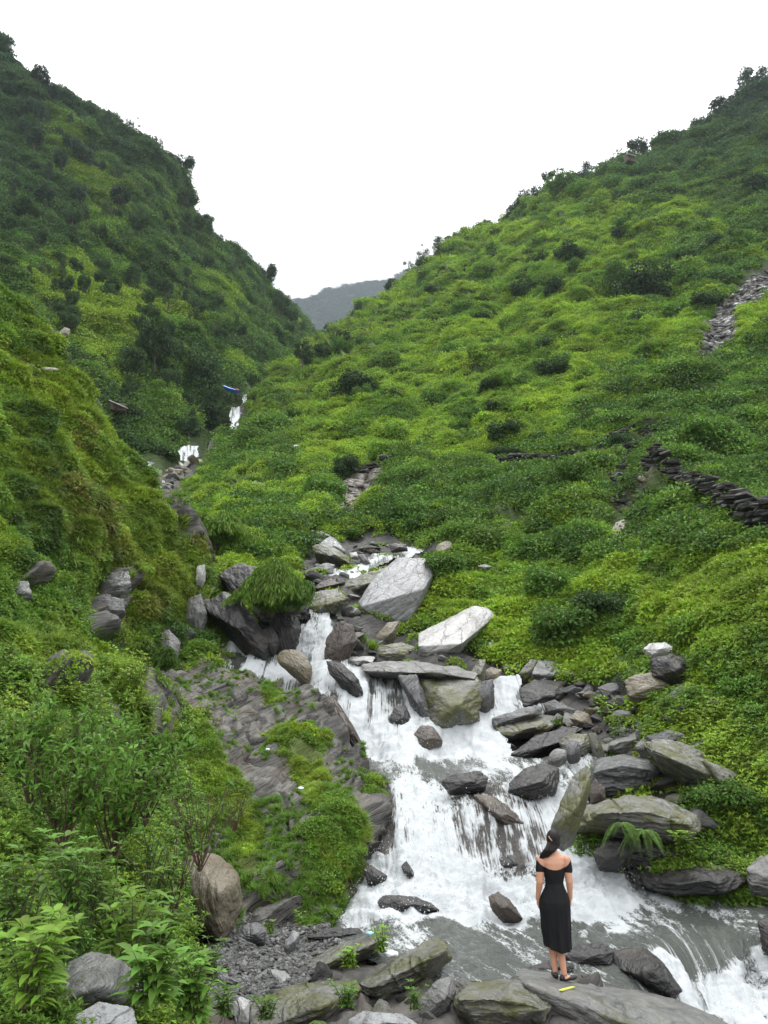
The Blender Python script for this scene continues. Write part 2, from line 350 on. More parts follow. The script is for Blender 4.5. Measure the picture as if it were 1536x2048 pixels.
def dispV(X, U, V, d):
    st = soft(U, V, [STREAM], 30, 6); lum = .018 * d * (1 - .85 * st)
    s = 1 / (.09 * d + .35)
    a = fbm(X * .16, 5, 1) * lum * 1.6
    b = fbm(X * .55, 4, 9) * np.minimum(.45, .012 * d) * (1 - .8 * st)
    sc_ = soft(U, V, [RSTONE, GRAVEL], 30, 8); g = (1 - sc_) * (1 - st) * (1 - soft(U, V, [FARZ], 60, 4)) * (1 - soft(U, V, [WALL1, WALL2, SCAR, GULLY], 50, 4))
    md = np.abs(fbm(X * .85, 3, 91)) * .62 * np.clip(1.5 - d / 90, 0, 1) + np.abs(fbm(X * .33, 3, 92)) * 1.7 * np.clip((d - 14) / 30, 0, 1) * np.clip(1.6 - d / 260, .3, 1) + np.abs(fbm(X * .12, 3, 93)) * 4.5 * np.clip((d - 60) / 90, 0, 1)
    c = fbm(X * 2.2, 4, 4) * .16 * (1 - .5 * st)
    return a * (1 - .5 * sc_) + b + c + md * g - st * .15 - .25 * soft(U, V, [GULLY, SCAR], 14, 5)
rockV = lambda u, v: np.maximum(soft(u, v, [RSTONE, STREAM], 30, 16) , np.maximum(soft(u, v, [GRAVEL], 20, 14), soft(u, v, [GULLY, SCAR, WALL1, WALL2, FARS, FARF], 8, 6)))
soilV = lambda u, v: .9 * soft(u, v, [SCAR, WALL1, WALL2, DARK1], 10, 6)
wetShadeV = lambda u, v: np.maximum(soft(u, v, [STREAM, HOLE], 30, 10) * .9, soft(u, v, [RSTONE], 20, 10))  # wet stream bed; the same dark paints shade into boulder gaps and the recess
RIDGE_R = [(300,1010),(340,985),(400,925),(470,862),(500,790),(560,745),(600,715),(640,690),(690,662),(720,632),(780,592),(820,563),(860,542),(900,512),(950,480),(1000,452),(1060,412),(1100,397),(1180,357),(1270,325),(1340,300),(1400,270),(1450,240),(1500,197),(1536,185),(1850,20)]
RIDGE_R2 = [(-250,1150),(300,1020)] + RIDGE_R[1:]
land = patch('hillside', RIDGE_R2, [(-250,2300),(1850,2300)], -250, 1850, 5, D, M['ground'], dispV, {'rock': rockV, 'soil': soilV, 'wet': wetShadeV})
# left far hill
LH = RBF([(-300,-100,210),(0,90,200),(150,185,205),(300,300,215),(400,430,235),(500,540,270),(560,610,300),(625,690,330),(560,740,180),(500,780,130),(465,815,119),(455,870,117),(380,900,96),(300,930,85),(250,1000,85),
  (0,300,165),(200,400,175),(350,550,175),(480,680,165),(0,500,125),(200,600,125),(350,700,130),(100,700,100),(230,780,98),(0,700,88),(150,900,80),(-300,500,110),(-300,900,70),(300,800,108),(400,800,118),(50,1050,70),(500,1050,100)])
RIDGE_L = [(-300,-110),(0,98),(30,140),(60,165),(100,185),(160,205),(230,255),(280,285),(310,325),(345,360),(370,400),(385,440),(410,475),(450,510),(500,545),(535,590),(580,620),(620,672),(640,690)]
def dispL(X, U, V, d): return (1 - soft(U, V, [FARZ], 60, 4)) * (np.abs(fbm(X * .07, 3, 95)) * 5.5 + np.abs(fbm(X * .2, 3, 96)) * 2.4) + fbm(X * .035, 5, 3) * 4 * np.clip((330 - d) / 200, .25, 1) * (1 - .8 * soft(U, V, [FARZ], 60, 4)) + fbm(X * .15, 3, 5) * 1.6
lhill = patch('hillside', RIDGE_L, [(-300,1060),(200,1060),(300,980),(470,880),(520,800),(640,720)], -300, 640, 5, LH, M['groundfar'], dispL, {'rock': lambda u, v: 0 * u, 'soil': lambda u, v: 0 * u, 'wet': lambda u, v: 0 * u})
# far mountain
FM = RBF([(400,700,1500),(600,600,1600),(700,580,1650),(830,560,1700),(1000,520,1800),(600,700,1300),(800,650,1350),(1000,650,1400)])
fmt = patch('mountain', [(380,700),(560,618),(600,604),(650,592),(700,580),(740,570),(790,552),(830,538),(900,530),(1000,500)], [(380,760),(1000,720)], 380, 1000, 4, FM, M['groundfar'],
  lambda X, U, V, d: fbm(X * .006, 6, 8) * 25, {'rock': lambda u, v: 0 * u, 'soil': lambda u, v: 0 * u, 'wet': lambda u, v: 0 * u})
# left near slope
LN = RBF([(-300,350,22),(0,590,26),(150,780,27),(230,890,27.5),(290,960,28),(380,1110,28),(410,1190,27),(440,1290,25.5),(390,1312,24.5),(300,1370,21.5),(200,1300,18),(0,1300,12.5),(0,1000,17),(150,1100,20),(250,1150,22.5),(330,1200,24),
  (0,800,21),(100,900,22),(300,1050,25.5),(0,1700,7.6),(200,1600,11),(0,2048,5.3),(300,1900,8.6),(430,1900,10.3),(450,2048,8.0),(200,2048,6.6),(100,1450,11.5),(300,1500,17.8),(360,1650,15.5),(-300,1000,13),(-300,1500,8),(-300,2048,4.4),(0,2300,4.4),(450,2300,6),(420,1780,13.6),(380,1330,24),(380,1420,21),(250,1440,15)])
RIDGE_N = [(-300,330),(0,590),(40,620),(70,665),(110,735),(150,775),(180,815),(225,880),(262,930),(292,960),(312,1010),(345,1060),(375,1105),(398,1150),(412,1190),(432,1245),(444,1290)]
BOT_N = [(-300,2300),(380,2300),(470,2300)]
NROCK = [[(205,1150),(260,1145),(255,1185),(200,1200)],[(185,1195),(250,1200),(240,1235),(180,1230)],[(140,1255),(225,1250),(235,1290),(205,1320),(150,1290)],[(310,1260),(355,1265),(350,1310),(305,1310)],
  [(372,1190),(405,1190),(400,1235),(375,1240)],[(20,1160),(60,1165),(60,1190),(15,1185)],[(45,1370),(110,1385),(115,1430),(50,1420)],[(230,1390),(300,1380),(310,1480),(240,1500)],[(294,998),(313,998),(345,1040),(372,1091),(356,1095),(313,1040)],
  [(290,1340),(470,1340),(470,1400),(280,1420)],[(270,1500),(420,1460),(430,1700),(360,1850),(300,1700)],[(0,1540),(60,1540),(60,1580),(0,1580)],[(200,1400),(260,1440),(240,1480),(190,1440)]]
NSOIL = [[(225,1250),(245,1250),(262,1330),(240,1340)],[(255,1290),(300,1320),(290,1380),(260,1370)],[(400,1240),(440,1260),(440,1310),(385,1310)],[(75,980),(150,1010),(190,1060),(150,1090),(90,1050)]]
def dispN(X, U, V, d):
    rk = soft(U, V, NROCK, 12, 6); s = X[..., 2] * .8 + X[..., 0] * .5 + fbm(X * .6, 3, 6) * .5
    led = np.abs((s * 1.6) % 1 - .5) * .5
    edge = 1 - soft(U, V, [[(350,1660),(520,1660),(520,2200),(380,2200)]], 60, 4)
    return (np.abs(fbm(X * .9, 3, 94)) * .75 * np.clip(d / 14, .3, 1) * (1 - rk) + fbm(X * .25, 5, 13) * .9 * np.clip(d / 20, .3, 1) + fbm(X * 1.1, 4, 14) * .28 + rk * (.55 + led * .7)) * edge + fbm(X * 2.2, 4, 15) * .05 - .25 * (1 - edge)
zero = lambda u, v: 0 * u
nslope = patch('slope', RIDGE_N, BOT_N, -300, 470, 3.5, LN, M['ground'], dispN, {'rock': lambda u, v: soft(u, v, NROCK, 14, 10), 'soil': lambda u, v: soft(u, v, NSOIL, 12, 8), 'wet': zero}, fold=(10, .05, 1.1), foldb=None,
   keep=lambda u, v: ~(u > 446) )
# rock outcrop beside the stream
OC = RBF([(230,1390,19.5),(300,1368,20.5),(400,1338,22.6),(470,1355,22),(540,1380,21.2),(640,1392,20.6),(700,1480,18.6),(745,1560,16.6),(765,1640,15.7),(755,1675,15.2),(725,1735,14.2),(720,1790,13.4),(700,1850,12.9),(600,1855,12.3),(500,1862,11.8),(430,1850,11.4),
  (300,1500,15.6),(400,1700,12.6),(500,1500,17),(550,1650,14.2),(650,1600,14.9),(620,1500,17.2),(400,1420,19),(550,1430,19.4),(680,1560,15.8),(700,1640,14.3),(660,1750,13),(560,1770,12.7),(300,1700,12.6),(450,1580,15),(240,1600,13.6),(500,1800,12.1)])
OC_TOP = [(235,1392),(300,1368),(360,1345),(400,1336),(470,1355),(540,1378),(600,1384),(640,1392),(665,1425),(700,1480),(725,1520),(745,1560),(757,1600),(766,1645)]
OC_BOT = [(235,1750),(300,1800),(400,1860),(470,1870),(600,1862),(680,1858),(700,1845),(718,1790),(726,1735),(745,1700),(760,1670),(766,1650)]
OC_GREEN = [[(240,1400),(280,1430),(320,1490),(380,1570),(400,1640),(380,1680),(300,1700),(235,1700)],[(455,1560),(490,1590),(500,1640),(470,1630)],[(530,1478),(620,1462),(660,1490),(642,1520),(690,1580),(714,1660),(694,1700),(660,1660),(620,1590),(565,1525)],
  [(595,1650),(650,1660),(710,1730),(705,1790),(650,1770)],[(530,1380),(555,1385),(555,1415),(530,1410)],[(300,1440),(400,1490),(450,1550),(480,1600),(440,1620),(380,1580),(330,1520)],[(470,1600),(520,1640),(530,1720),(500,1750),(470,1690)],[(720,1540),(745,1570),(745,1620),(720,1600)]]
def dispO(X, U, V, d):
    s = X[..., 2] * 1.0 - X[..., 0] * .36 - X[..., 1] * .15 + fbm(X * .5, 3, 26) * .5
    q = s * 2.3; st = np.floor(q) + np.clip((q % 1) * 2.6, 0, 1); led = (st - q)
    jn = np.abs(fbm(X * np.array([.9, .9, .9]), 2, 33))
    led2 = ((s * 6.3 + fbm(X * 1.1, 2, 27)) % 1); return led * .24 + led2 * .04 + fbm(X * .36, 3, 22) * .55 + fbm(X * .8, 4, 23) * .34 + fbm(X * 2.2, 4, 24) * .16 - np.clip(.06 - jn, 0, 1) * 3.2
outc = patch('rock_outcrop', OC_TOP, OC_BOT, 235, 766, 2.6, OC, M['outcrop'], dispO, {'rock': lambda u, v: 1 - .75 * soft(u, v, OC_GREEN, 16, 14), 'soil': zero, 'wet': lambda u, v: soft(u, v, [[(640,1380),(780,1560),(780,1700),(720,1880),(690,1880),(700,1720),(730,1640),(700,1540),(640,1440)]], 16, 8) * .7}, fold=(8, .035, .5), foldb=(8, .03, .35), kind=None)
tag(outc.o, 'large layered grey rock outcrop left of the stream with grassy patches', 'rock outcrop')
# ---------------------------------------------------------------- the water
WP = [[(432,1236),(468,1234),(492,1255),(512,1275),(545,1314),(430,1316)],
 [(612,1213),(652,1222),(664,1250),(660,1330),(560,1325),(540,1300),(600,1275),(618,1240)],
 [(385,1308),(640,1316),(700,1322),(760,1338),(815,1352),(865,1455),(942,1450),(935,1405),(985,1400),(978,1352),(1038,1354),(1050,1410),(1110,1408),(1090,1440),(1000,1470),(1040,1512),(1120,1520),(1190,1500),(1215,1500),(1200,1540),(1190,1570),(1150,1640),(1110,1700),(1190,1690),(1270,1740),(1350,1795),(1536,1815),(1840,1850),(1840,2290),(1420,2290),(1200,2000),(880,2000),(740,1930),(660,1890),(700,1720),(745,1650),(725,1550),(680,1480),(630,1400),(540,1392),(450,1382),(385,1350)],
 [(1375,1672),(1430,1685),(1510,1700),(1600,1715),(1600,1760),(1400,1735)],[(618,1158),(690,1138),(722,1150),(640,1192)],[(690,1140),(760,1108),(800,1096),(860,1096),(830,1112),(790,1122),(740,1142),(715,1170),(690,1215),(690,1240),(675,1240),(680,1190)],
 [(415,1095),(470,1100),(465,1125),(420,1112)]]
WMASK = lambda u, v: np.max([inpoly(u + 14 * fbm(np.stack([u / 22., v / 22., 0 * u], -1), 3, 83), v + 10 * fbm(np.stack([u / 22., v / 22., 0 * u], -1), 3, 84), p) for p in WP], 0).astype(float)
FO = [([(432,1236),(468,1234),(512,1275),(545,1314),(430,1316)], 1.0), ([(612,1213),(652,1222),(664,1250),(660,1330),(600,1330),(540,1300),(600,1275)], .78),
 ([(385,1322),(640,1330),(660,1400),(540,1388),(385,1350)], .62), ([(470,1352),(620,1360),(620,1395),(500,1385)], .2), ([(600,1330),(740,1335),(820,1352),(870,1455),(760,1490),(700,1470),(640,1395)], .74),
 ([(640,1330),(700,1345),(790,1440),(780,1500),(735,1500),(720,1440)], .9), ([(720,1340),(810,1350),(850,1440),(800,1470)], .74),
 ([(715,1462),(870,1448),(950,1440),(1010,1470),(1045,1515),(900,1528),(740,1532)], 1.05), ([(975,1352),(1040,1352),(1050,1415),(985,1412)], 1.), ([(938,1405),(1110,1405),(1080,1432),(1000,1470),(950,1460)], .85),
 ([(740,1528),(1110,1520),(1110,1560),(760,1562)], .38), ([(765,1560),(1110,1565),(1150,1620),(1100,1720),(730,1720)], .56), ([(765,1565),(830,1565),(830,1680),(745,1680)], .6),
 ([(840,1590),(960,1590),(1060,1660),(1090,1640),(1090,1760),(920,1740)], .5),
 ([(1090,1560),(1190,1500),(1200,1560),(1110,1700)], .75), ([(720,1700),(930,1720),(1100,1760),(1110,1680),(1190,1690),(1280,1745),(1350,1810),(1230,1850),(1100,1865),(960,1860),(880,1840),(690,1862)], 1.0),
 ([(930,1660),(1080,1690),(1080,1760),(1000,1770),(930,1720)], .42), ([(900,1855),(1090,1880),(1180,1850),(1330,1800),(1536,1830),(1530,1850),(1300,1845),(1180,1880),(960,1880)], .36),
 ([(1140,1868),(1240,1870),(1320,1905),(1395,1960),(1430,1955),(1470,1920),(1560,1880),(1700,1900),(1700,2290),(1500,2290),(1370,2030),(1330,1960),(1230,1905)], .88), ([(1375,1672),(1510,1690),(1600,1760),(1400,1735)], .72),
 ([(618,1150),(722,1130),(722,1165),(640,1192)], .9), ([(690,1140),(800,1096),(860,1096),(740,1142)], .75),([(415,1095),(470,1100),(465,1125),(420,1112)],.9)]
DRK = [[(1180,1880),(1520,1850),(1560,1870),(1450,1915),(1400,1950),(1330,1910)],[(520,1320),(560,1318),(550,1326),(500,1326)]]
def foam_w(U, V):
    w = np.full(U.shape, .2)
    for pl, a in FO:
        s = soft(U, V, [pl], 22, 12, 5); w = w * (1 - s) + a * s
    s = soft(U, V, DRK, 18, 10, 5); return w * (1 - s) + .16 * s
def flow(U, V, X):
    # across / along the current: the water turns from straight down to the lower right
    k = np.clip((V - 1740) / 120, 0, 1) * .9 + .25 * np.clip((1000 - U) / 400, -.3, 1) * (V < 1740)
    al = X[..., 1] * .5 - X[..., 2] * 1.0; ac = X[..., 0]
    return ac + (al - 6.5) * k * 0.9, al - ac * k * .6
def foam_f(U, V, X=None):
    X = P(U, V, D(U, V)); w = foam_w(U, V); ac, al = flow(U, V, X)
    n1 = fbm(np.stack([ac * 6.5, al * 2.0, 0 * ac], -1), 5, 61, .62); n2 = fbm(np.stack([ac * 2.0, al * 1.5, 0 * ac + 4], -1), 3, 62)
    n3 = fbm(np.stack([ac * 9, al * 3.5, X[..., 1] * 3], -1), 3, 64, .6); mid = np.clip((w - .3) / .15, 0, 1) * np.clip((.95 - w) / .12, 0, 1)
    return np.clip((w - .5) * 1.7 + .5 + n1 * (.6 + .6 * (1 - mid)) + n2 * (.5 + .9 * mid) + n3 * .8 * mid, -.3, 1.3)
def dispW(X, U, V, d):
    w = foam_w(U, V); ac, al = flow(U, V, X); f = foam_f(U, V)
    r = fbm(np.stack([ac * 1.6, al * 2.6, 0 * ac], -1), 5, 71, .6) * (.03 + .02 * np.clip(w - .15, 0, 1)) + fbm(X * 2.4, 4, 79, .55) * .16 * np.clip(w - .3, 0, 1) + fbm(X * 5.5, 3, 74, .5) * .045 * np.clip(w - .1, 0, 1) + (f - .5) * .03 * np.clip(w, 0, 1) + fbm(np.stack([ac * 2.6, al * 1.3, X[..., 1] * .5], -1), 3, 78, .5) * .26 * np.clip(w - .3, 0, 1) + fbm(np.stack([ac*7, al * 12, 0*ac], -1), 3, 75) * .018
    return r + .05
def water_mat():
    m, t, o = mat_new('stream_water_surface'); b = NB(t); v = coords(b)
    a = b.n('ShaderNodeAttribute', attribute_name='foam').outputs['Fac']; dp = b.n('ShaderNodeAttribute', attribute_name='thin').outputs['Fac']
    fl = b.n('ShaderNodeAttribute', attribute_name='flow').outputs['Vector']
    st = b.noise(b.n('ShaderNodeMapping', {'Vector': fl, 'Scale': (20, 8.5, 1)}).outputs[0], 1., 6, .68, .6); dr = b.noise(b.n('ShaderNodeMapping', {'Vector': fl, 'Scale': (30, 24, 1)}).outputs[0], 1., 4, .65, .3)
    hv = b.mapr(b.math('ABSOLUTE', b.math('SUBTRACT', a, .55)), .1, .75, 1, .35)
    x = b.math('ADD', a, b.math('MULTIPLY', b.math('ADD', b.math('MULTIPLY_ADD', st, 2.4, -1.2), b.math('MULTIPLY_ADD', dr, 2.4, -1.2)), hv))
    f = b.mapr(x, .12, .72)
    tone = b.mix(b.noise(b.n('ShaderNodeMapping', {'Vector': fl, 'Scale': (1.5, 4, 1)}).outputs[0], 1.3, 6, .7), (.03, .036, .032), (.12, .13, .115))
    tone = b.mix(dp, tone, b.mix(b.noise(v, 7, 5), (.014, .013, .012), (.065, .058, .05)))
    fc = b.mix(b.mapr(b.noise(v, 5, 6, .7), .3, .7), (.50, .53, .545), (.72, .75, .76)); col = b.mix(f, tone, fc)
    rip = b.noise(b.n('ShaderNodeMapping', {'Vector': fl, 'Scale': (3.2, 9, 1)}).outputs[0], 1.6, 5, .62, .8)
    bp = b.n('ShaderNodeBump', {'Height': b.math('ADD', rip, b.math('ADD', b.math('MULTIPLY', st, .4), b.math('MULTIPLY', b.noise(v, 11, 5, .65), .8))), 'Strength': b.mapr(f, 0, 1, .9, .6), 'Distance': .06})
    pb = b.n('ShaderNodeBsdfPrincipled', {'Base Color': col, 'Roughness': b.mapr(f, 0, 1, .07, .75), 'Normal': bp.outputs[0], 'IOR': 1.33, 'Specular IOR Level': .6})
    tr = b.n('ShaderNodeBsdfTranslucent', {'Color': (.7, .74, .75, 1)})
    ms = b.n('ShaderNodeMixShader', {0: b.math('MULTIPLY', f, .25), 1: pb.outputs[0], 2: tr.outputs[0]})
    t.links.new(ms.outputs[0], o.inputs[0]); return m
M['water'] = water_mat()
THIN = [[(385,1320),(640,1330),(700,1350),(860,1450),(760,1480),(640,1400)],[(765,1560),(1110,1565),(1180,1560),(1150,1640),(1100,1780),(720,1720)]]
wat = patch('water', [(385,1090),(1840,1091)], [(385,2200),(1840,2201)], 385, 1840, 2.6, lambda u, v: D(u, v), M['water'], dispW,
  {'flow': lambda u, v: (lambda X: np.stack(flow(u, v, X) + (0 * u,), -1))(P(u, v, D(u, v))), 'foam': lambda u, v: foam_f(u, v), 'thin': lambda u, v: soft(u, v, THIN, 25, 10)}, fold=None, keep=WMASK)
FARW = [[(355,900),(372,891),(397,893),(400,912),(392,922),(360,922)],[(463,813),(484,810),(480,835),(473,862),(455,870)],[(480,770),(496,778),(494,800),(488,813),(482,795)],[(322,1002),(350,999),(376,1018),(388,1044),(352,1034),(335,1022)],[(304,958),(345,964),(348,974),(322,978)],[(262,930),(304,924),(310,938),(300,950),(286,944)],[(326,978),(346,976),(346,1000),(334,1002)],[(300,944),(312,944),(322,962),(308,962)]]
farw = patch('water', [(260,895),(350,890),(455,800),(500,760)], [(260,950),(400,1050),(500,900)], 260, 500, 1.6, lambda u, v: D(u, v) * .95, M['water'], None,
  {'flow': lambda u, v: np.stack([u * .06, v * .05, 0 * u], -1), 'foam': lambda u, v: .55 + 1.1 * fbm(np.stack([u / 3., v / 14., 0 * u], -1), 3, 5), 'thin': zero}, fold=None, keep=lambda u, v: (np.max([inpoly(u + 7 * fbm(np.stack([u / 9., v / 9., 0 * u], -1), 3, 81), v + 7 * fbm(np.stack([u / 9., v / 9., 0 * u], -1), 3, 82), p) for p in FARW], 0)).astype(float))
# spray: droplets thrown up by the falls
def spray():
    V, F = [], []; k = 0
    o8 = np.array([(1,0,0),(-1,0,0),(0,1,0),(0,-1,0),(0,0,1),(0,0,-1)], float); f8 = np.array([(0,2,4),(2,1,4),(1,3,4),(3,0,4),(2,0,5),(1,2,5),(3,1,5),(0,3,5)])
    zones = [([(600,1300),(700,1330),(860,1440),(960,1440),(1040,1510),(730,1530),(690,1440)], 2600), ([(760,1550),(1110,1560),(1160,1640),(1100,1760),(720,1730)], 3200),
      ([(700,1740),(1100,1740),(1300,1790),(1100,1840),(700,1850)], 1600), ([(1150,1690),(1240,1700),(1330,1790),(1180,1800)], 900), ([(430,1230),(520,1280),(550,1320),(430,1320)], 500), ([(560,1240),(660,1215),(660,1320),(540,1310)], 800),
      ([(1370,1930),(1560,1850),(1600,2000),(1400,2050)], 900)]
    for pl, n in zones:
        q = np.array(pl); uu = rng.uniform(q[:, 0].min(), q[:, 0].max(), n * 2); vv = rng.uniform(q[:, 1].min(), q[:, 1].max(), n * 2)
        m = inpoly(uu, vv, pl) & (foam_f(uu, vv) > .55); uu, vv = uu[m], vv[m]; p = P(uu, vv, D(uu, vv)); n_ = len(p)
        p[:, 2] += np.abs(rng.normal(0, .13, n_)) + .03; p[:, 1] -= rng.uniform(.05, .25, n_); p[:, 0] += rng.normal(0, .05, n_)
        r = rng.uniform(.002, .008, n_) ; st = rng.uniform(1, 2.2, n_)
        vs = p[:, None] + o8[None] * np.stack([r, r, r * st], -1)[:, None]; V.append(vs.reshape(-1, 3))
        F.append((f8[None] + (np.arange(n_) * 6)[:, None, None] + k).reshape(-1, 3)); k += n_ * 6
    m, t, o = mat_new('spray_drops'); b = NB(t); pb = b.n('ShaderNodeBsdfPrincipled', {'Base Color': (.62, .64, .65, 1), 'Roughness': .5}); t.links.new(pb.outputs[0], o.inputs[0])
    tag(mesh_obj('spray', np.concatenate(V), np.concatenate(F), m), kind='stuff')
spray()
# ---------------------------------------------------------------- foliage kit
def leaves_mesh(name, cen, dr, nr, ln, wd, mat, fold=.25, extra=None, lv=None):
    "many leaves: each a folded diamond of two faces along its own direction"
    n = len(cen); dr = dr / (np.linalg.norm(dr, axis=1, keepdims=True) + 1e-9); sd = np.cross(dr, nr); sd /= np.linalg.norm(sd, axis=1, keepdims=True) + 1e-9
    up = np.cross(sd, dr); ln = np.broadcast_to(ln, n)[:, None]; wd = np.broadcast_to(wd, n)[:, None]
    b = cen; t = cen + dr * ln - up * ln * .12; m1 = cen + dr * ln * .45 + sd * wd * .5 + up * wd * fold; m2 = cen + dr * ln * .45 - sd * wd * .5 + up * wd * fold
    V = np.stack([b, m1, t, m2], 1).reshape(-1, 3); k = np.arange(n)[:, None] * 4
    F = np.concatenate([k + np.array([0, 1, 2]), k + np.array([0, 2, 3])], 0)
    lv = rng.random(n) if lv is None else lv
    a = {'lv': np.repeat(lv, 4)}
    mats = [mat]; 
    if extra is not None:
        V2, F2, m2_ = extra; F = np.concatenate([F, np.asarray(F2) + len(V)]); V = np.concatenate([V, V2]); a['lv'] = np.concatenate([a['lv'], np.full(len(V2), .3)]); mats.append(m2_)
    o = mesh_obj(name, V, F, mats, smooth=False, attrs=a, link=False)
    if extra is not None:
        mi = np.zeros(len(F), np.int32); mi[2 * n:] = 1; o.data.polygons.foreach_set('material_index', mi)
    return o
def rdir(n): 
    q = rng.normal(size=(n, 3)); return q / np.linalg.norm(q, axis=1, keepdims=True)
def tube(pts, rad, k=5):
    "tapered tube as triangles"
    pts = np.asarray(pts, float); V = []; F = []
    for i, p in enumerate(pts):
        t = pts[min(i + 1, len(pts) - 1)] - pts[max(i - 1, 0)]; t /= np.linalg.norm(t) + 1e-9
        a = np.cross(t, (0, 1, 0.1)); a /= np.linalg.norm(a) + 1e-9; b = np.cross(t, a)
        for j in range(k):
            c = 2 * math.pi * j / k; V.append(p + (a * math.cos(c) + b * math.sin(c)) * rad[i])
    for i in range(len(pts) - 1):
        for j in range(k):
            q = i * k + j; r = i * k + (j + 1) % k; F += [(q, r, r + k), (q, r + k, q + k)]
    return np.array(V), np.array(F)
def join(parts):
    V, F, n = [], [], 0
    for v, f in parts: V.append(v); F.append(np.asarray(f) + n); n += len(v)
    return np.concatenate(V), np.concatenate(F)
def bush(n=170, ls=.26, lumps=5, flat=.75, name='bush_leaves'):
    c = rdir(lumps) * .45; c[:, 2] = np.abs(c[:, 2]) * .8; r = rng.uniform(.45, .7, lumps)
    w = rng.integers(0, lumps, n); q = rdir(n); q[:, 2] = np.where(rng.random(n) < .8, np.abs(q[:, 2]), q[:, 2])
    p = c[w] + q * r[w][:, None] * rng.uniform(.75, 1.05, n)[:, None]; p[:, 2] = np.maximum(p[:, 2], -.2) * flat
    dr = q + rdir(n) * .8 + np.array([0, 0, -.25]); nr = q + np.array([0, 0, .8]) + rdir(n) * .4
    return leaves_mesh(name, p, dr, nr, rng.uniform(.7, 1.3, n) * ls, rng.uniform(.5, .8, n) * ls, M['leaf'])
def tuft(n=70, ln=1., w=.05, droop=.6, name='grass_blades'):
    V, F, L = [], [], []
    for i in range(n):
        a = rng.uniform(0, 2 * math.pi); d = np.array([math.cos(a), math.sin(a), 0]); b = np.array([rng.normal(0, .22), rng.normal(0, .22), 0]); s = np.array([-d[1], d[0], 0]) * w
        l = ln * rng.uniform(.5, 1.15); lean = rng.uniform(.15, droop); k = len(V)
        for j, t in enumerate((0, .4, .75, 1.)):
            c = b + d * l * lean * t * (.5 + t) + np.array([0, 0, l * (t - lean * .55 * t * t)])
            if j < 3: V += [c - s * (1 - t * .7), c + s * (1 - t * .7)]
            else: V += [c]
        F += [(k, k+1, k+3), (k, k+3, k+2), (k+2, k+3, k+5), (k+2, k+5, k+4), (k+4, k+5, k+6)]; L += [rng.random()] * 7
    return mesh_obj(name, np.array(V), np.array(F), M['grass'], smooth=False, attrs={'lv': np.array(L)}, link=False)
def herb(n=16, ls=.3, h=1., name='herb_leaves', per=10, wr=.36):
    "upright stems with pointed leaves"
    cen, dr, nr, ln, ex = [], [], [], [], []
    for i in range(n):
        a = rng.uniform(0, 6.28); b = np.array([rng.normal(0, .25), rng.normal(0, .25), 0]); l = h * rng.uniform(.55, 1.1); le = rng.uniform(0, .45); d = np.array([math.cos(a), math.sin(a), 0])
        pts = [b + d * l * le * t * t + np.array([0, 0, l * t]) for t in (0, .35, .7, 1)]; ex.append(tube(pts, [.014, .012, .009, .004], 3))
        for k in range(per):
            t = .25 + .75 * k / per + rng.uniform(-.03, .03); c = b + d * l * le * t * t + np.array([0, 0, l * t]); aa = k * 2.4 + rng.uniform(-.4, .4)
            o = np.array([math.cos(aa), math.sin(aa), rng.uniform(-.25, .5)]); cen.append(c); dr.append(o); nr.append(np.array([0, 0, 1.]) + rdir(1)[0] * .25); ln.append(ls * rng.uniform(.6, 1.15) * (1.15 - .45 * t))
        for k in range(4):
            aa = k * 1.57 + rng.uniform(0, 1); cen.append(pts[-1]); dr.append(np.array([math.cos(aa), math.sin(aa), .7])); nr.append(np.array([0, 0, 1.])); ln.append(ls * .6)
    ln = np.array(ln); V, F = join(ex)
    return leaves_mesh(name, np.array(cen), np.array(dr), np.array(nr), ln, ln * wr, M['leaf'], .12, (V, F, M['stem']))
def mstem():
    m, t, o = mat_new('stem'); b = NB(t); pb = b.n('ShaderNodeBsdfPrincipled', {'Base Color': (.07, .075, .03, 1), 'Roughness': .7}); t.links.new(pb.outputs[0], o.inputs[0]); return m
M['stem'] = mstem()
KB = [bush(lumps=k) for k in (4, 6, 7, 5)]
KBF = [bush(360, .16, k, .85) for k in (7, 9, 11)]          # finer leafed
KT = [tuft(), tuft(60, 1., .05, 1.0), tuft(80, 1.1, .045, 1.35)]
KH = [herb(12), herb(14, .34), herb(10, .4, 1., per=8)]
GN = {}
def gn_for(proto):
    if proto.name in GN: return GN[proto.name]
    g = bpy.data.node_groups.new('scatter_' + proto.name, 'GeometryNodeTree')
    g.interface.new_socket('Geometry', in_out='INPUT', socket_type='NodeSocketGeometry'); g.interface.new_socket('Geometry', in_out='OUTPUT', socket_type='NodeSocketGeometry')
    i = g.nodes.new('NodeGroupInput'); o = g.nodes.new('NodeGroupOutput'); ip_ = g.nodes.new('GeometryNodeInstanceOnPoints'); oi = g.nodes.new('GeometryNodeObjectInfo')
    oi.inputs[0].default_value = proto; oi.inputs['As Instance'].default_value = True
    r = g.nodes.new('GeometryNodeInputNamedAttribute'); r.data_type = 'FLOAT_VECTOR'; r.inputs[0].default_value = 'rot'
    s = g.nodes.new('GeometryNodeInputNamedAttribute'); s.data_type = 'FLOAT_VECTOR'; s.inputs[0].default_value = 'scl'
    g.links.new(i.outputs[0], ip_.inputs['Points']); g.links.new(oi.outputs['Geometry'], ip_.inputs['Instance']); g.links.new(r.outputs[0], ip_.inputs['Rotation']); g.links.new(s.outputs[0], ip_.inputs['Scale'])
    g.links.new(ip_.outputs[0], o.inputs[0]); GN[proto.name] = g; return g
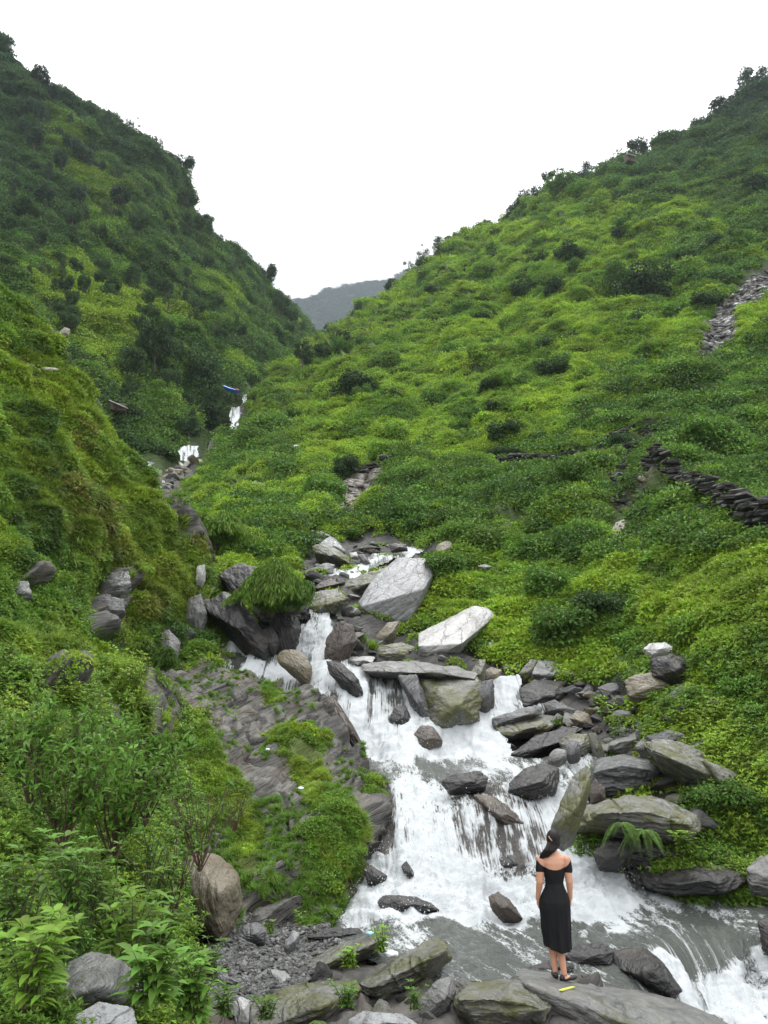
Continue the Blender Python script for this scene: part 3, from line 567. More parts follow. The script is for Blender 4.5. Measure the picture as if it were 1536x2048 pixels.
def eul(N, spin, tilt=.6):
    "euler turning +z part of the way to the ground's normal, with a spin"
    n = N * tilt + np.array([0, 0, 1 - tilt]); n /= np.linalg.norm(n, axis=1, keepdims=True)
    a = np.stack([np.cos(spin), np.sin(spin), 0 * spin], 1); x = a - n * (a * n).sum(1, keepdims=True); x /= np.linalg.norm(x, axis=1, keepdims=True); y = np.cross(n, x)
    # R columns x,y,n -> XYZ euler
    ry = np.arcsin(np.clip(-x[:, 2], -1, 1)); rx = np.arctan2(y[:, 2], n[:, 2]); rz = np.arctan2(x[:, 1], x[:, 0]); return np.stack([rx, ry, rz], 1)
def place(name, protos, X, N, S, T, tilt=.6, sink=.15, cull=True):
    pu, pv = proj(X); near = (X[:, 1] < 10.6) & inpoly(pu, pv, [(445,1770),(800,1770),(800,2300),(475,2300),(455,1990)]) | (X[:, 1] < 10.4) & inpoly(pu, pv, [(355,1690),(500,1690),(500,1875),(375,1875)])
    if cull and near.any(): X, N, S, T = X[~near], N[~near], np.asarray(S)[~near], T[~near]
    k = rng.integers(0, len(protos), len(X)); spin = rng.uniform(0, 6.28, len(X))
    R = eul(N, spin, tilt); S = np.asarray(S)
    if S.ndim == 1: S = np.stack([S, S, S * rng.uniform(.7, 1.15, len(S))], 1)
    X = X - np.array([0, 0, 1.]) * (S[:, 2:3] * sink)
    for j, pr in enumerate(protos):
        m = k == j
        if not m.any(): continue
        o = mesh_obj(name, X[m], np.zeros((0, 3), int), None, smooth=False, attrs={'rot': R[m], 'scl': S[m], 'tint': T[m]})
        md = o.modifiers.new('cover', 'NODES'); md.node_group = gn_for(pr); tag(o, kind='stuff')
def scatter(name, p, protos, n, dens, size, tint, tilt=.6, sink=.15, box=None):
    u = []; v = []; got = 0
    a, b, c, e = box or (p.u0, p.v0, p.u1, min(p.v1, 2150))
    while got < n:
        uu = rng.uniform(a, c, n * 2); vv = rng.uniform(b, e, n * 2)
        ok = (vv > ip(p.top, uu) - 1) & (vv < ip(p.bot, uu)) ; uu, vv = uu[ok], vv[ok]
        ok = rng.random(len(uu)) < dens(uu, vv); uu, vv = uu[ok], vv[ok]; u.append(uu); v.append(vv); got += len(uu)
        if len(uu) < n * .01: break
    u = np.concatenate(u)[:n]; v = np.concatenate(v)[:n]; X, N, d = sample(p, u, v)
    s = size(u, v, d, X); place(name, protos, X, N, s, tint(u, v, d, X), tilt, sink); return X
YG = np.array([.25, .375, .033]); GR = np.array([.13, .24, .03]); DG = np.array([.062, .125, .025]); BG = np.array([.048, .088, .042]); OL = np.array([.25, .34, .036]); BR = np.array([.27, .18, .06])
def mixc(a, b, t): t = np.clip(t, 0, 1)[:, None]; return a * (1 - t) + b * t
def jit(c, s=.22): return c * rng.uniform(1 - s, 1 + s, (len(c), 1)) * rng.uniform(.93, 1.07, c.shape)

# ---- right hillside and banks
NOVEG = [STREAM]; WALL3 = [(1285,980),(1345,985),(1400,1015),(1470,1050),(1600,1100),(1600,1150),(1470,1095),(1380,1050),(1290,1010)]
def dens_r(u, v):
    r = 1 - soft(u, v, NOVEG, 10, 6); r *= 1 - .985 * soft(u, v, [RSTONE], 10, 10); r *= 1 - soft(u, v, [GRAVEL], 10, 8)
    r *= 1 - soft(u, v, [SCAR, GULLY, FARS, FARF], 12, 6, grow=14); r *= 1 - .93 * soft(u, v, [WALL3], 10, 6, grow=2); r *= 1 - .95 * soft(u, v, [WALL1, WALL2, DARK1], 10, 4, grow=10)
    return r * (v > 150) 
LEFTHID = [(-300,300),(0,590),(150,780),(300,960),(400,1150),(440,1290),(300,1370),(600,1900),(600,2300),(-300,2300)]
CLR = [[(958,1058),(1086,1058),(1086,1102),(958,1102)],[(1196,1100),(1215,1030),(1302,1028),(1300,1066),(1216,1114)],[(860,1076),(912,1076),(912,1120),(860,1120)],[(460,960),(534,960),(534,1000),(460,1000)],[(938,750),(964,750),(964,768),(938,768)],[(1192,1280),(1380,1280),(1392,1400),(1192,1398)],[(1330,1400),(1500,1398),(1500,1440),(1330,1460)],[(1085,1160),(1135,1160),(1135,1186),(1085,1186)],[(585,900),(608,900),(608,935),(585,935)]]
def vis_r(u, v): return dens_r(u, v) * (1 - .95 * soft(u, v, CLR, 8, 4, grow=2)) * (1 - .97 * inpoly(u, v, LEFTHID))
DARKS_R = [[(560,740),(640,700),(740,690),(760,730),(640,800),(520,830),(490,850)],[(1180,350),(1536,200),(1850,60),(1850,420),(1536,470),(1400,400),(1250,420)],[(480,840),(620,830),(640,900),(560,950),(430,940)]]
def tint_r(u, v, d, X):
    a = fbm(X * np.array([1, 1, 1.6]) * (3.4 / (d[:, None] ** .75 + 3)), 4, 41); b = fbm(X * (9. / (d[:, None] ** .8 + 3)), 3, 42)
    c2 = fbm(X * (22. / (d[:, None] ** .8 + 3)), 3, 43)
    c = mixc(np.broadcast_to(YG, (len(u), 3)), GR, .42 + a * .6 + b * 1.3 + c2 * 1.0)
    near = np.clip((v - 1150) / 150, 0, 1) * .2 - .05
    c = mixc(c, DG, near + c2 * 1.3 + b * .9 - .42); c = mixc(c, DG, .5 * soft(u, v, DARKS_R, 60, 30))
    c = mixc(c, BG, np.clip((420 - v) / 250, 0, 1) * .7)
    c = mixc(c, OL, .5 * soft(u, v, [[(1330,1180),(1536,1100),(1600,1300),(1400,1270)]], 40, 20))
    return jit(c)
def size_r(u, v, d, X): return (.15 + .0078 * d) * rng.uniform(.6, 1.45, len(u))
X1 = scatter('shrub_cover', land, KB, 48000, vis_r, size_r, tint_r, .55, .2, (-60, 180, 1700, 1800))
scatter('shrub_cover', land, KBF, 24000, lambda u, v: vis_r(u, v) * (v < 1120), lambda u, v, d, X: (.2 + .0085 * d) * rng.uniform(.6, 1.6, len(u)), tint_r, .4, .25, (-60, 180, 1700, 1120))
def dens_dark(u, v):
    X = P(u, v, D(u, v)); d = X[:, 1]; return vis_r(u, v) * np.clip(fbm(X * (1.6 / (d[:, None] ** .8 + 2)), 3, 44) * 4 - .35 + 1.2 * soft(u, v, DARKS_R, 60, 30) + .9 * np.clip((380 - v) / 200, 0, 1), 0.02, 1)
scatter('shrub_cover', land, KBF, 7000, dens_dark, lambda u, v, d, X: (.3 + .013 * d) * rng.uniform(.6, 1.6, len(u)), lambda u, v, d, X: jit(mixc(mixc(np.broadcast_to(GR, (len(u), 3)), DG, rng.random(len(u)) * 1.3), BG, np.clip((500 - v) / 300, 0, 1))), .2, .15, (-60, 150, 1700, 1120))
scatter('grass_cover', land, KT, 12000, lambda u, v: vis_r(u, v) * (.35 + .65 * (v < 1100)), lambda u, v, d, X: (.14 + .006 * d) * rng.uniform(.7, 1.4, len(u)), lambda u, v, d, X: jit(mixc(tint_r(u, v, d, X), YG * 1.15, np.full(len(u), .5))), .3, .05, (-60, 250, 1700, 1850))
# ---- far left hill
BRI = [[(130,520),(250,540),(340,600),(350,650),(290,690),(200,680),(100,640),(40,600),(50,560)],[(60,600),(160,600),(200,690),(240,760),(180,790),(110,720)],[(70,240),(130,260),(230,420),(260,500),(200,520),(120,400)],[(260,560),(340,590),(380,650),(330,700)],[(200,700),(260,700),(240,760),(190,800)],[(380,560),(430,600),(460,660),(440,690)],[(430,690),(480,740),(470,770),(410,740)]]
def dens_l(u, v): return (1 - soft(u, v, [FARS, FARF], 14, 3, grow=8)) * (1 - .97 * inpoly(u, v, [(-300,360),(0,600),(60,680),(150,800),(290,980),(300,1060),(-300,1060)])) * (1 - soft(u, v, [[(340,890),(490,770),(500,800),(480,880),(400,930),(330,925)]], 4, 2))
def tint_l(u, v, d, X):
    a = fbm(X * .045, 4, 46); br = soft(u, v, BRI, 40, 40, 8); up = np.clip((620 - v) / 420, 0, 1)
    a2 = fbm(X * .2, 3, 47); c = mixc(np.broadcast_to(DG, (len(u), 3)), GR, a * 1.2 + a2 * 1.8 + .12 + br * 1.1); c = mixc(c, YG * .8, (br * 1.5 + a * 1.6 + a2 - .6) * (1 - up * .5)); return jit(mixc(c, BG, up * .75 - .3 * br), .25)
scatter('forest_cover', lhill, KBF, 19000, lambda u, v: dens_l(u, v), lambda u, v, d, X: (.7 + .007 * d) * rng.uniform(.4, 1.7, len(u)), tint_l, .3, .1, (-80, 60, 640, 1000))
scatter('shrub_cover', lhill, KB, 9000, lambda u, v: dens_l(u, v), lambda u, v, d, X: (.5 + .005 * d) * rng.uniform(.6, 1.3, len(u)), lambda u, v, d, X: tint_l(u, v, d, X) * 1.25, .5, .1, (-80, 100, 640, 1000))
scatter('forest_cover', fmt, KBF, 2500, lambda u, v: 1 + 0 * u, lambda u, v, d, X: rng.uniform(7, 15, len(u)), lambda u, v, d, X: jit(np.broadcast_to(BG * .5, (len(u), 3))), .1, .1, (560, 540, 900, 720))
# ---- left near slope
GOLD = [[(60,680),(170,800),(280,960),(300,1000),(200,960),(120,860),(0,760),(0,680)],[(0,840),(120,880),(250,960),(320,1040),(390,1130),(400,1230),(300,1250),(230,1150),(110,1100),(0,1050)],[(0,1280),(120,1330),(240,1420),(400,1540),(380,1580),(200,1480),(60,1400),(0,1380)],[(120,1000),(260,1000),(300,1120),(260,1200),(200,1130)]]
DKL = [[(0,820),(60,840),(120,960),(150,1080),(120,1240),(60,1200),(0,1150)],[(0,590),(60,640),(100,740),(60,760),(0,700)],[(170,1080),(220,1100),(200,1150),(160,1140)],[(240,1130),(330,1230),(400,1250),(430,1310),(330,1340),(260,1260)],[(0,1780),(250,1720),(380,1850),(300,1960),(0,1960)]]
BRN = [[(130,840),(160,860),(150,930),(120,920)],[(60,960),(180,1010),(230,1110),(190,1150),(120,1060)],[(250,1130),(310,1140),(300,1240),(260,1230)],[(330,1010),(400,1130),(385,1150),(330,1070)],[(215,1190),(250,1240),(262,1320),(240,1300)]]
def dens_n(u, v): return (1 - .97 * soft(u, v, NROCK[:9], 16, 5, grow=12)) * (1 - .97 * inpoly(u, v, [(275,1372),(470,1335),(490,2100),(420,1900),(345,1870),(340,1700),(390,1640),(350,1540),(300,1450)])) * (1 - soft(u, v, [[(395,1850),(480,1840),(520,2300),(430,2300),(440,1960)]], 10, 5)) * (u < 445)
def tint_n(u, v, d, X):
    a = fbm(X * .9, 4, 51); a2 = fbm(X * 2.6, 3, 52); c = mixc(np.broadcast_to(GR, (len(u), 3)), YG, .35 + a * 1.6 + a2 * 1.4 - .6 * np.clip((v - 1500) / 200, 0, 1)); c = mixc(c, OL, soft(u, v, GOLD, 50, 30) * .5 + a * .6)
    c = mixc(c, DG * 1.1, soft(u, v, DKL, 40, 24) * .8 - a * .7 + a2 * .9); return jit(mixc(c, BR, .5 * soft(u, v, BRN, 20, 18) * (rng.random(len(u)) < .6)))
scatter('shrub_cover', nslope, KB, 32000, lambda u, v: dens_n(u, v) * np.where(v > 1500, .6, 1) * (1 - .45 * soft(u, v, GOLD, 40, 30)), lambda u, v, d, X: (.05 + .0095 * d) * rng.uniform(.6, 1.5, len(u)), tint_n, .7, .2, (-120, 450, 470, 2120))
scatter('grass_cover', nslope, KT, 11000, lambda u, v: dens_n(u, v) * (.12 + .88 * soft(u, v, GOLD + BRN, 40, 30)), lambda u, v, d, X: (.04 + .0095 * d) * rng.uniform(.6, 1.4, len(u)), lambda u, v, d, X: mixc(tint_n(u, v, d, X), OL, np.full(len(u), .3)), .45, .05, (-120, 450, 470, 2120))
# ---- grass and herbs on the outcrop
oc_d = lambda u, v: soft(u, v, OC_GREEN, 10, 12)
scatter('grass_cover', outc, KT, 3900, lambda u, v: oc_d(u, v) * (fbm(P(u, v, OC(u, v)) * 1.6, 3, 97) > -.12), lambda u, v, d, X: .115 * rng.uniform(.5, 1.3, len(u)), lambda u, v, d, X: jit(mixc(np.broadcast_to(OL, (len(u), 3)), GR, .65 + fbm(X * 1.3, 3, 55) * 2)), .5, .05)
scatter('shrub_cover', outc, KB, 1600, lambda u, v: oc_d(u, v) * (fbm(P(u, v, OC(u, v)) * 1.2, 3, 56) > -.05), lambda u, v, d, X: .12 * rng.uniform(.5, 1.5, len(u)), lambda u, v, d, X: jit(mixc(np.broadcast_to(GR, (len(u), 3)), YG, .3 + fbm(X * 1.3, 3, 57) * 2)), .7, .1)
scatter('grass_cover', outc, KT, 900, lambda u, v: (1 - oc_d(u, v)) * (fbm(P(u, v, OC(u, v)) * .9, 2, 60) > 0), lambda u, v, d, X: .1 * rng.uniform(.5, 1.3, len(u)), lambda u, v, d, X: jit(np.broadcast_to(GR, (len(u), 3))), .6, .05)
# ---------------------------------------------------------------- rocks
_ico = {}
def ico(n):
    if n not in _ico:
        bm = bmesh.new(); bmesh.ops.create_icosphere(bm, subdivisions=n, radius=1); bm.verts.ensure_lookup_table()
        _ico[n] = (np.array([v.co[:] for v in bm.verts]), np.array([[v.index for v in f.verts] for f in bm.faces])); bm.free()
    return _ico[n]
_rk = [0]
def rock_shape(pts, roll, seed, sub=5, rough=1., sharp=48, strata=1., tilt=.25):
    "a boulder round a cloud of corner points: the solid they span, edges worn, split into beds"
    pts = np.asarray(pts, float); c = pts.mean(0); bm = bmesh.new()
    for p in pts: bm.verts.new(Vector(p - c))
    bmesh.ops.convex_hull(bm, input=bm.verts); bm.normal_update()
    n, dd = [], []
    for f in bm.faces:
        if f.calc_area() < 1e-7: continue
        nn = np.array(f.normal[:]); q = float(nn @ np.array(f.verts[0].co[:]))
        if q < 0: nn, q = -nn, -q
        if not any(nn @ m > .9995 for m in n): n.append(nn); dd.append(max(q, 1e-3))
    bm.free(); n = np.array(n); dd = np.array(dd); r_ = np.random.default_rng(seed)
    ext = (pts - c); cov = ext.T @ ext / len(ext); w, E = np.linalg.eigh(cov); ax = np.sqrt(w + 1e-5)
    S, F = ico(sub); dr = (S * ax) @ E.T; dr /= np.linalg.norm(dr, axis=1, keepdims=True)
    q = np.maximum(dr @ n.T / dd, 1e-6); m = q.max(1, keepdims=True); rad = 1 / (m[:, 0] * ((q / m) ** sharp).sum(1) ** (1 / sharp))
    X = dr * rad[:, None]; size = float(np.median(np.linalg.norm(X, axis=1)))
    N = np.zeros_like(X); fn = np.cross(X[F[:, 1]] - X[F[:, 0]], X[F[:, 2]] - X[F[:, 0]])
    for k in range(3): np.add.at(N, F[:, k], fn)
    N /= np.linalg.norm(N, axis=1, keepdims=True) + 1e-12
    o = r_.uniform(0, 50, 3); R = Euler((tilt + r_.normal(0, .1), -roll, r_.normal(0, .3))).to_matrix(); R = np.array(R)
    L = X @ R                                             # bedding frame: local z across the beds
    fr = 1 / size
    z = L[:, 2] * fr * 5.5 + fbm(L * fr * 1.5 + o, 3, seed) * 1.1; st = np.floor(z) + np.clip((z % 1) * 3.0 - .6, 0, 1) - z
    bedamp = _h(np.floor(z).astype(int), np.zeros(len(z), int), np.zeros(len(z), int), seed) - .4
    side = 1 - np.abs(N @ R[:, 2])
    disp = size * rough * (fbm(L * fr * np.array([1.3, 1.3, 2.2]) + o, 5, seed + 3, .55) * .07 + strata * side * (st * .05 + bedamp * .08) + fbm(L * fr * np.array([4, 4, 11.]) + o, 5, seed + 9, .6) * .05)
    jn = np.abs(fbm(L * fr * np.array([1.2, .5, .3]) + o, 2, seed + 5)); disp -= size * rough * np.clip(.05 - jn, 0, 1) * .9
    X = X + N * disp[:, None]
    return c, X @ R, F, R
def add_rock(name, pts, mat, roll=0., label=None, cat='boulder', group=None, sub=5, seed=None, **k):
    _rk[0] += 1; seed = seed or _rk[0]
    c, L, F, R = rock_shape(pts, roll, seed, sub, **k)
    o = mesh_obj(name, L, F, M[mat]); o.matrix_world = Matrix.Translation(Vector(c)) @ Matrix(R.tolist()).to_4x4()
    return tag(o, label, cat, group)
def rock(outline, mat, label, d=None, T=None, ridge=None, roll=None, rec=.8, back=.8, name='boulder', cat='boulder', dd=0., sub=None, nudge=0., **k):
    a = np.array(outline, float); u, v = a[:, 0], a[:, 1]; cu, cv = u.mean(), v.mean()
    if d is None:
        b = v.max(); ub = u[v > b - .25 * (v.max() - v.min())].mean(); d = float(D(ub, min(b + 2, 2250))); d = d * (1 - .022 * (b < 1125)) + dd
    px = d / FPX; w = (u.max() - u.min()) * px; h = (v.max() - v.min()) * px
    if T is None: T = .55 * min(w, max(h * 1.6, .35 * w))
    t = (v.max() - v) / (v.max() - v.min() + 1e-6)
    rim = P(u, v, d + rec * T * t)
    pts = [rim]
    if ridge is not None: r = np.array(ridge, float); pts.append(P(r[:, 0], r[:, 1], np.full(len(r), d - .1 * T)))
    else: pts.append(P([cu, cu + .25 * (u.max() - cu)], [cv + .25 * (v.max() - cv), cv + .1 * (v.max() - cv)], np.full(2, d - .12 * T)))
    s = back; pts.append(P(cu + (u - cu) * s, cv + (v - cv) * s, d + T * (1 + .5 * t)))
    low = rim[v > cv].copy(); low[:, 2] -= .25 * h; low[:, 1] += .35 * T; low[:, 0] = low[:, 0] * .95 + .05 * rim[:, 0].mean(); pts.append(low)
    pts = np.concatenate(pts)
    if roll is None:
        q = np.stack([u - cu, -(v - cv)], 1); w_, E = np.linalg.eigh(q.T @ q); e = E[:, 1]; roll = math.atan2(e[1], e[0])
        if roll > math.pi / 2: roll -= math.pi
        if roll < -math.pi / 2: roll += math.pi
    px_ = (u.max() - u.min())
    if sub is None: sub = 7 if px_ > 140 else (6 if px_ > 50 else 5)
    return add_rock(name, pts, mat, roll, label, cat, None, sub, **k)
RK = [
 # (outline, material, label, options)
 ([(716,1204),(745,1157),(795,1114),(850,1116),(868,1148),(845,1200),(822,1240),(765,1243)], 'pale', 'largest smooth pale grey slab tilted towards the stream, top right of the falls', dict(ridge=[(722,1214),(782,1196),(848,1178)], rec=1.7, rough=.3, sharp=90, back=.7)),
 ([(837,1266),(875,1250),(944,1211),(982,1215),(997,1228),(963,1252),(916,1290),(905,1308),(853,1318),(838,1312)], 'white', 'long whitish slab lying tilted in the greenery above the mossy ledge', dict(ridge=[(836,1292),(860,1306),(908,1297),(925,1286)], rec=2.2, rough=.3, sharp=50)),
 ([(945,1293),(974,1278),(1008,1282),(1004,1294),(985,1304),(950,1310)], 'pale', 'small pale slab in the leaves right of the whitish slab', dict(rec=1.5, rough=.5)),
 ([(711,1310),(733,1294),(804,1284),(834,1296),(836,1321),(750,1322)], 'mossy', 'low mossy boulder just left of the whitish slab', {}),
 ([(684,1319),(700,1311),(750,1313),(744,1325),(716,1329)], 'white', 'thin pale slab lying on the left end of the mossy ledge', dict(rec=1.5, T=.8, dd=-.5)),
 ([(722,1328),(826,1322),(922,1335),(957,1349),(950,1358),(842,1353),(771,1347),(725,1342)], 'midgrey', 'long flat ledge of slate lying across the top of the middle fall', dict(T=1.6, dd=-.9, strata=1.6)),
 ([(838,1352),(955,1354),(962,1375),(955,1440),(900,1455),(868,1452),(850,1400)], 'mossy', 'dark mossy block hung with grass beneath the flat ledge', dict(dd=-.1, T=2.)),
 ([(796,1351),(833,1350),(850,1395),(868,1450),(845,1440),(812,1380)], 'grey', 'plain grey block standing between two strands of the middle fall', dict(dd=.3, T=.8, roll=1.2)),
 ([(652,1321),(684,1326),(717,1357),(727,1384),(715,1393),(689,1358),(659,1347)], 'wet', 'dark wedge of wet rock pointing down into the middle fall', dict(dd=-.3)),
 ([(648,1315),(652,1276),(682,1241),(706,1250),(716,1282),(692,1305),(680,1322)], 'wetbrown', 'tall rounded brown boulder right of the upper falls', dict(strata=.4)),
 ([(681,1290),(703,1288),(701,1308),(686,1318)], 'grey', 'small squarish grey stone at the foot of the rounded brown boulder', {}),
 ([(551,1306),(566,1296),(601,1299),(627,1328),(623,1354),(608,1360),(584,1340),(552,1326)], 'brown', 'rounded yellowish boulder sitting in the stream at the lip of the fall', dict(dd=-.6, strata=.2, sharp=10, rough=.8)),
 ([(746,1279),(776,1245),(800,1241),(790,1268),(766,1286)], 'brown', 'leaning brown stone at the edge of the leaves below the largest pale slab', {}),
 ([(616,1214),(627,1186),(676,1177),(698,1198),(662,1225),(630,1228)], 'mossy', 'square-faced block with a yellow moss patch above the centre fall', dict(T=1.5)),
 ([(668,1176),(717,1152),(784,1129),(760,1158),(738,1180),(700,1186)], 'mossy', 'dark sloping mossy slab behind the square-faced block', dict(T=1.2)),
 ([(624,1092),(643,1086),(662,1090),(700,1116),(700,1128),(655,1120),(630,1107)], 'mossy', 'mossy dark boulder under the stacked slabs, head of the stream', dict(T=1.2)),
 ([(641,1086),(660,1072),(672,1078),(690,1101),(684,1104),(656,1096)], 'pale', 'broken pale slab leaning on the mossy dark boulder', dict(T=.9, dd=-.3, strata=2)),
 ([(598,1080),(620,1075),(651,1074),(654,1086),(605,1087)], 'midgrey', 'flat pale-topped slab left of the broken slab', dict(T=1.1)),
 ([(528,1076),(560,1073),(588,1077),(560,1083),(532,1082)], 'midgrey', 'thin flat slab lying in grass, furthest left of the stacked slabs', dict(T=.9)),
 ([(777,1090),(790,1086),(812,1089),(816,1098),(783,1102)], 'wet', 'dark wet stone in the trickle above the largest pale slab', {}),
 ([(863,1113),(875,1088),(893,1079),(909,1086),(909,1100),(871,1116)], 'brown', 'pale rounded boulder in the leaves above the largest pale slab', dict(strata=.2, sharp=10)),
 ([(714,1107),(728,1108),(742,1127),(728,1130)], 'grey', 'small tilted stone right of the mossy dark boulder', {}),
 ([(699,1106),(713,1104),(718,1116),(702,1115)], 'white', 'small whitish stone beside the broken slab', {}),
 ([(617,1139),(651,1125),(671,1129),(664,1148),(622,1149)], 'midgrey', 'grey ledge with a pale edge above the orange-brown slab', {}),
 ([(628,1178),(637,1167),(662,1155),(683,1166),(648,1182)], 'wetbrown', 'orange-brown sloping slab wet by the upper stream', dict(T=1.)),
 ([(968,1083),(981,1069),(1003,1068),(1018,1080),(1000,1090)], 'midgrey', 'left of the three stones half hidden in grass above the green bank', {}),
 ([(1004,1080),(1030,1068),(1053,1062),(1058,1076),(1020,1090)], 'mossy', 'middle of the three stones half hidden in grass above the green bank', {}),
 ([(1035,1084),(1078,1082),(1078,1090),(1038,1095)], 'midgrey', 'flat right one of the three stones above the green bank', {}),
 ([(1198,1109),(1212,1082),(1233,1066),(1247,1072),(1214,1110)], 'grey', 'narrow pale grey slab leaning below the big brown rock near the stone wall', dict(T=.7)),
 ([(1218,1066),(1230,1046),(1260,1032),(1296,1034),(1292,1056),(1252,1072)], 'brown', 'broad brown rock at the lower end of the dry stone wall', dict(T=1.4)),
 ([(938,1350),(958,1318),(972,1320),(970,1355),(953,1374)], 'mossy', 'greenish slab standing on end right of the flat ledge', dict(T=.6, dd=-.3)),
 ([(968,1342),(983,1334),(1003,1340),(1000,1360),(974,1360)], 'brown', 'small rounded pebble-grey boulder above the right-hand fall', {}),
 ([(946,1390),(965,1362),(986,1357),(990,1400),(975,1415),(952,1408)], 'grey', 'grey split boulder left of the small right-hand fall', dict(dd=-.2)),
 ([(1036,1348),(1062,1318),(1076,1320),(1066,1350),(1050,1356)], 'mossy', 'leaning mossy stone beside the pale jagged slab', {}),
 ([(1063,1348),(1073,1322),(1118,1317),(1130,1343),(1106,1357),(1086,1354)], 'pale', 'pale jagged slab at the edge of the bushes right of the small fall', dict(ridge=[(1065,1348),(1100,1352),(1128,1345)], rec=1.3)),
 ([(1040,1378),(1068,1360),(1128,1360),(1142,1385),(1110,1412),(1050,1412)], 'wet', 'broad dark block below the pale jagged slab', dict(T=1.4)),
 ([(983,1437),(1040,1418),(1073,1409),(1088,1414),(1084,1428),(1020,1446),(990,1450)], 'grey', 'smooth wet stone edge beside the small right-hand pool', dict(dd=-.3)),
 ([(992,1452),(1040,1433),(1108,1431),(1116,1448),(1088,1465),(1028,1474),(998,1466)], 'mossy', 'oval moss-topped slab above the white pool', dict(dd=-.4, T=1.4)),
 ([(1022,1508),(1066,1476),(1130,1452),(1168,1456),(1130,1482),(1090,1502),(1048,1514)], 'wet', 'long dark slab sloping down to the white pool', dict(dd=-.2, T=.9)),
 ([(1086,1407),(1108,1399),(1153,1420),(1142,1427),(1096,1422)], 'grey', 'flat grey slab pointing right in the boulder jumble', {}),
 ([(1138,1437),(1154,1420),(1178,1428),(1187,1455),(1160,1450)], 'brown', 'rounded brown-and-green stone in the middle of the boulder jumble', {}),
 ([(1118,1484),(1140,1466),(1175,1467),(1188,1495),(1170,1515),(1130,1500)], 'mossy', 'hollow-looking mossy stone behind the round grey stones', {}),
 ([(1126,1503),(1136,1484),(1150,1477),(1166,1494),(1163,1516),(1138,1522)], 'grey', 'smooth round grey stone, right of a pair above the dark block', dict(dd=-.5, strata=.1, sharp=8)),
 ([(1092,1522),(1100,1503),(1116,1494),(1135,1500),(1135,1520),(1110,1532)], 'midgrey', 'egg-shaped stone, left of a pair above the dark block', dict(dd=-.6, strata=.1, sharp=8)),
 ([(1176,1468),(1192,1464),(1203,1490),(1210,1513),(1192,1517),(1180,1490)], 'mossy', 'narrow stone standing upright beside the thin trickle', {}),
 ([(1216,1487),(1250,1470),(1298,1454),(1309,1466),(1298,1484),(1250,1512),(1218,1506)], 'midgrey', 'pale flat-topped slab with mossy front in the boulder jumble', dict(ridge=[(1218,1490),(1255,1486),(1305,1468)], rec=1.8)),
 ([(1236,1447),(1268,1414),(1318,1404),(1344,1414),(1300,1437),(1250,1455)], 'mossy', 'leaning mossy slab reaching into the bushes', {}),
 ([(1243,1463),(1300,1444),(1320,1447),(1300,1458),(1248,1470)], 'midgrey', 'thin slab wedged under the leaning mossy slab', {}),
 ([(1284,1492),(1308,1475),(1358,1480),(1418,1505),(1488,1543),(1490,1578),(1458,1588),(1368,1558),(1308,1524)], 'mossy', 'very large long slab with mossy flank sloping down to the right bank bushes', dict(ridge=[(1300,1500),(1380,1530),(1440,1562)], T=1.6, rec=.7, roll=-.45)),
 ([(1178,1535),(1203,1513),(1248,1510),(1298,1517),(1330,1537),(1328,1562),(1288,1588),(1218,1594),(1190,1565)], 'grey', 'broad slate-grey rock with ragged beds under the very large long slab', dict(ridge=[(1185,1545),(1240,1530),(1310,1540)], T=1.5, strata=1.8, roll=-.1)),
 ([(1016,1582),(1022,1560),(1048,1538),(1088,1524),(1118,1534),(1116,1580),(1068,1594)], 'wet', 'dark brown-black block standing in the stream above the cascade', dict(T=1.2, dd=-.4)),
 ([(882,1562),(910,1548),(958,1541),(978,1555),(970,1576),(900,1582)], 'wet', 'low dark rock breaking the lip of the lower cascade', dict(dd=-.6)),
 ([(1103,1650),(1118,1612),(1146,1552),(1168,1534),(1186,1548),(1176,1600),(1150,1660),(1128,1674)], 'mossy', 'tall leaning pillar of mossy rock behind the woman', dict(dd=-2.2, T=.7, roll=1.1, sub=6)),
 ([(1153,1622),(1218,1604),(1258,1589),(1318,1594),(1393,1628),(1402,1662),(1378,1678),(1293,1658),(1228,1648),(1160,1658)], 'mossy', 'big rounded mossy slab overhanging the ferns', dict(ridge=[(1200,1625),(1300,1622),(1380,1650)], T=1.7, dd=-1.2, roll=-.15)),
 ([(1176,1580),(1190,1556),(1210,1575),(1212,1598),(1183,1606)], 'wetbrown', 'small reddish-brown stone behind the leaning pillar', dict(dd=-1.)),
 ([(1150,1655),(1225,1645),(1380,1672),(1390,1720),(1300,1740),(1200,1732),(1150,1690)], 'wet', 'dark rock mass standing in for the shade behind the ferns', dict(dd=-.4, T=1.3)),  # dark colour of this block paints the shade behind the ferns
 ([(1186,1706),(1208,1683),(1238,1684),(1260,1708),(1240,1735),(1200,1732)], 'wet', 'rounded black stone beneath the ferns', dict(dd=-.7, strata=.3)),
 ([(1250,1740),(1298,1724),(1418,1722),(1486,1738),(1500,1758),(1458,1786),(1368,1793),(1308,1782),(1268,1764)], 'wet', 'broad flat black slab low over the water on the right bank', dict(dd=-.5, T=1.4, strata=1.5)),
 ([(1493,1738),(1520,1712),(1580,1700),(1600,1760),(1546,1788),(1504,1770)], 'midgrey', 'rounded grey rock at the right edge of the photo beside the flat black slab', dict(dd=-.6)),
 ([(1404,1703),(1440,1696),(1484,1706),(1490,1722),(1413,1728)], 'wet', 'low wet stone in the side trickle on the right bank', {}),
 ([(1516,1845),(1545,1828),(1600,1840),(1600,1905),(1530,1893)], 'wet', 'dark wet boulder at the lower right edge of the pool', dict(dd=-.3)),
 ([(1286,1297),(1300,1286),(1330,1284),(1346,1294),(1338,1304),(1305,1309)], 'white', 'small white cap stone lying over the shadowy recess', dict(dd=-2.5, rec=1.2)),
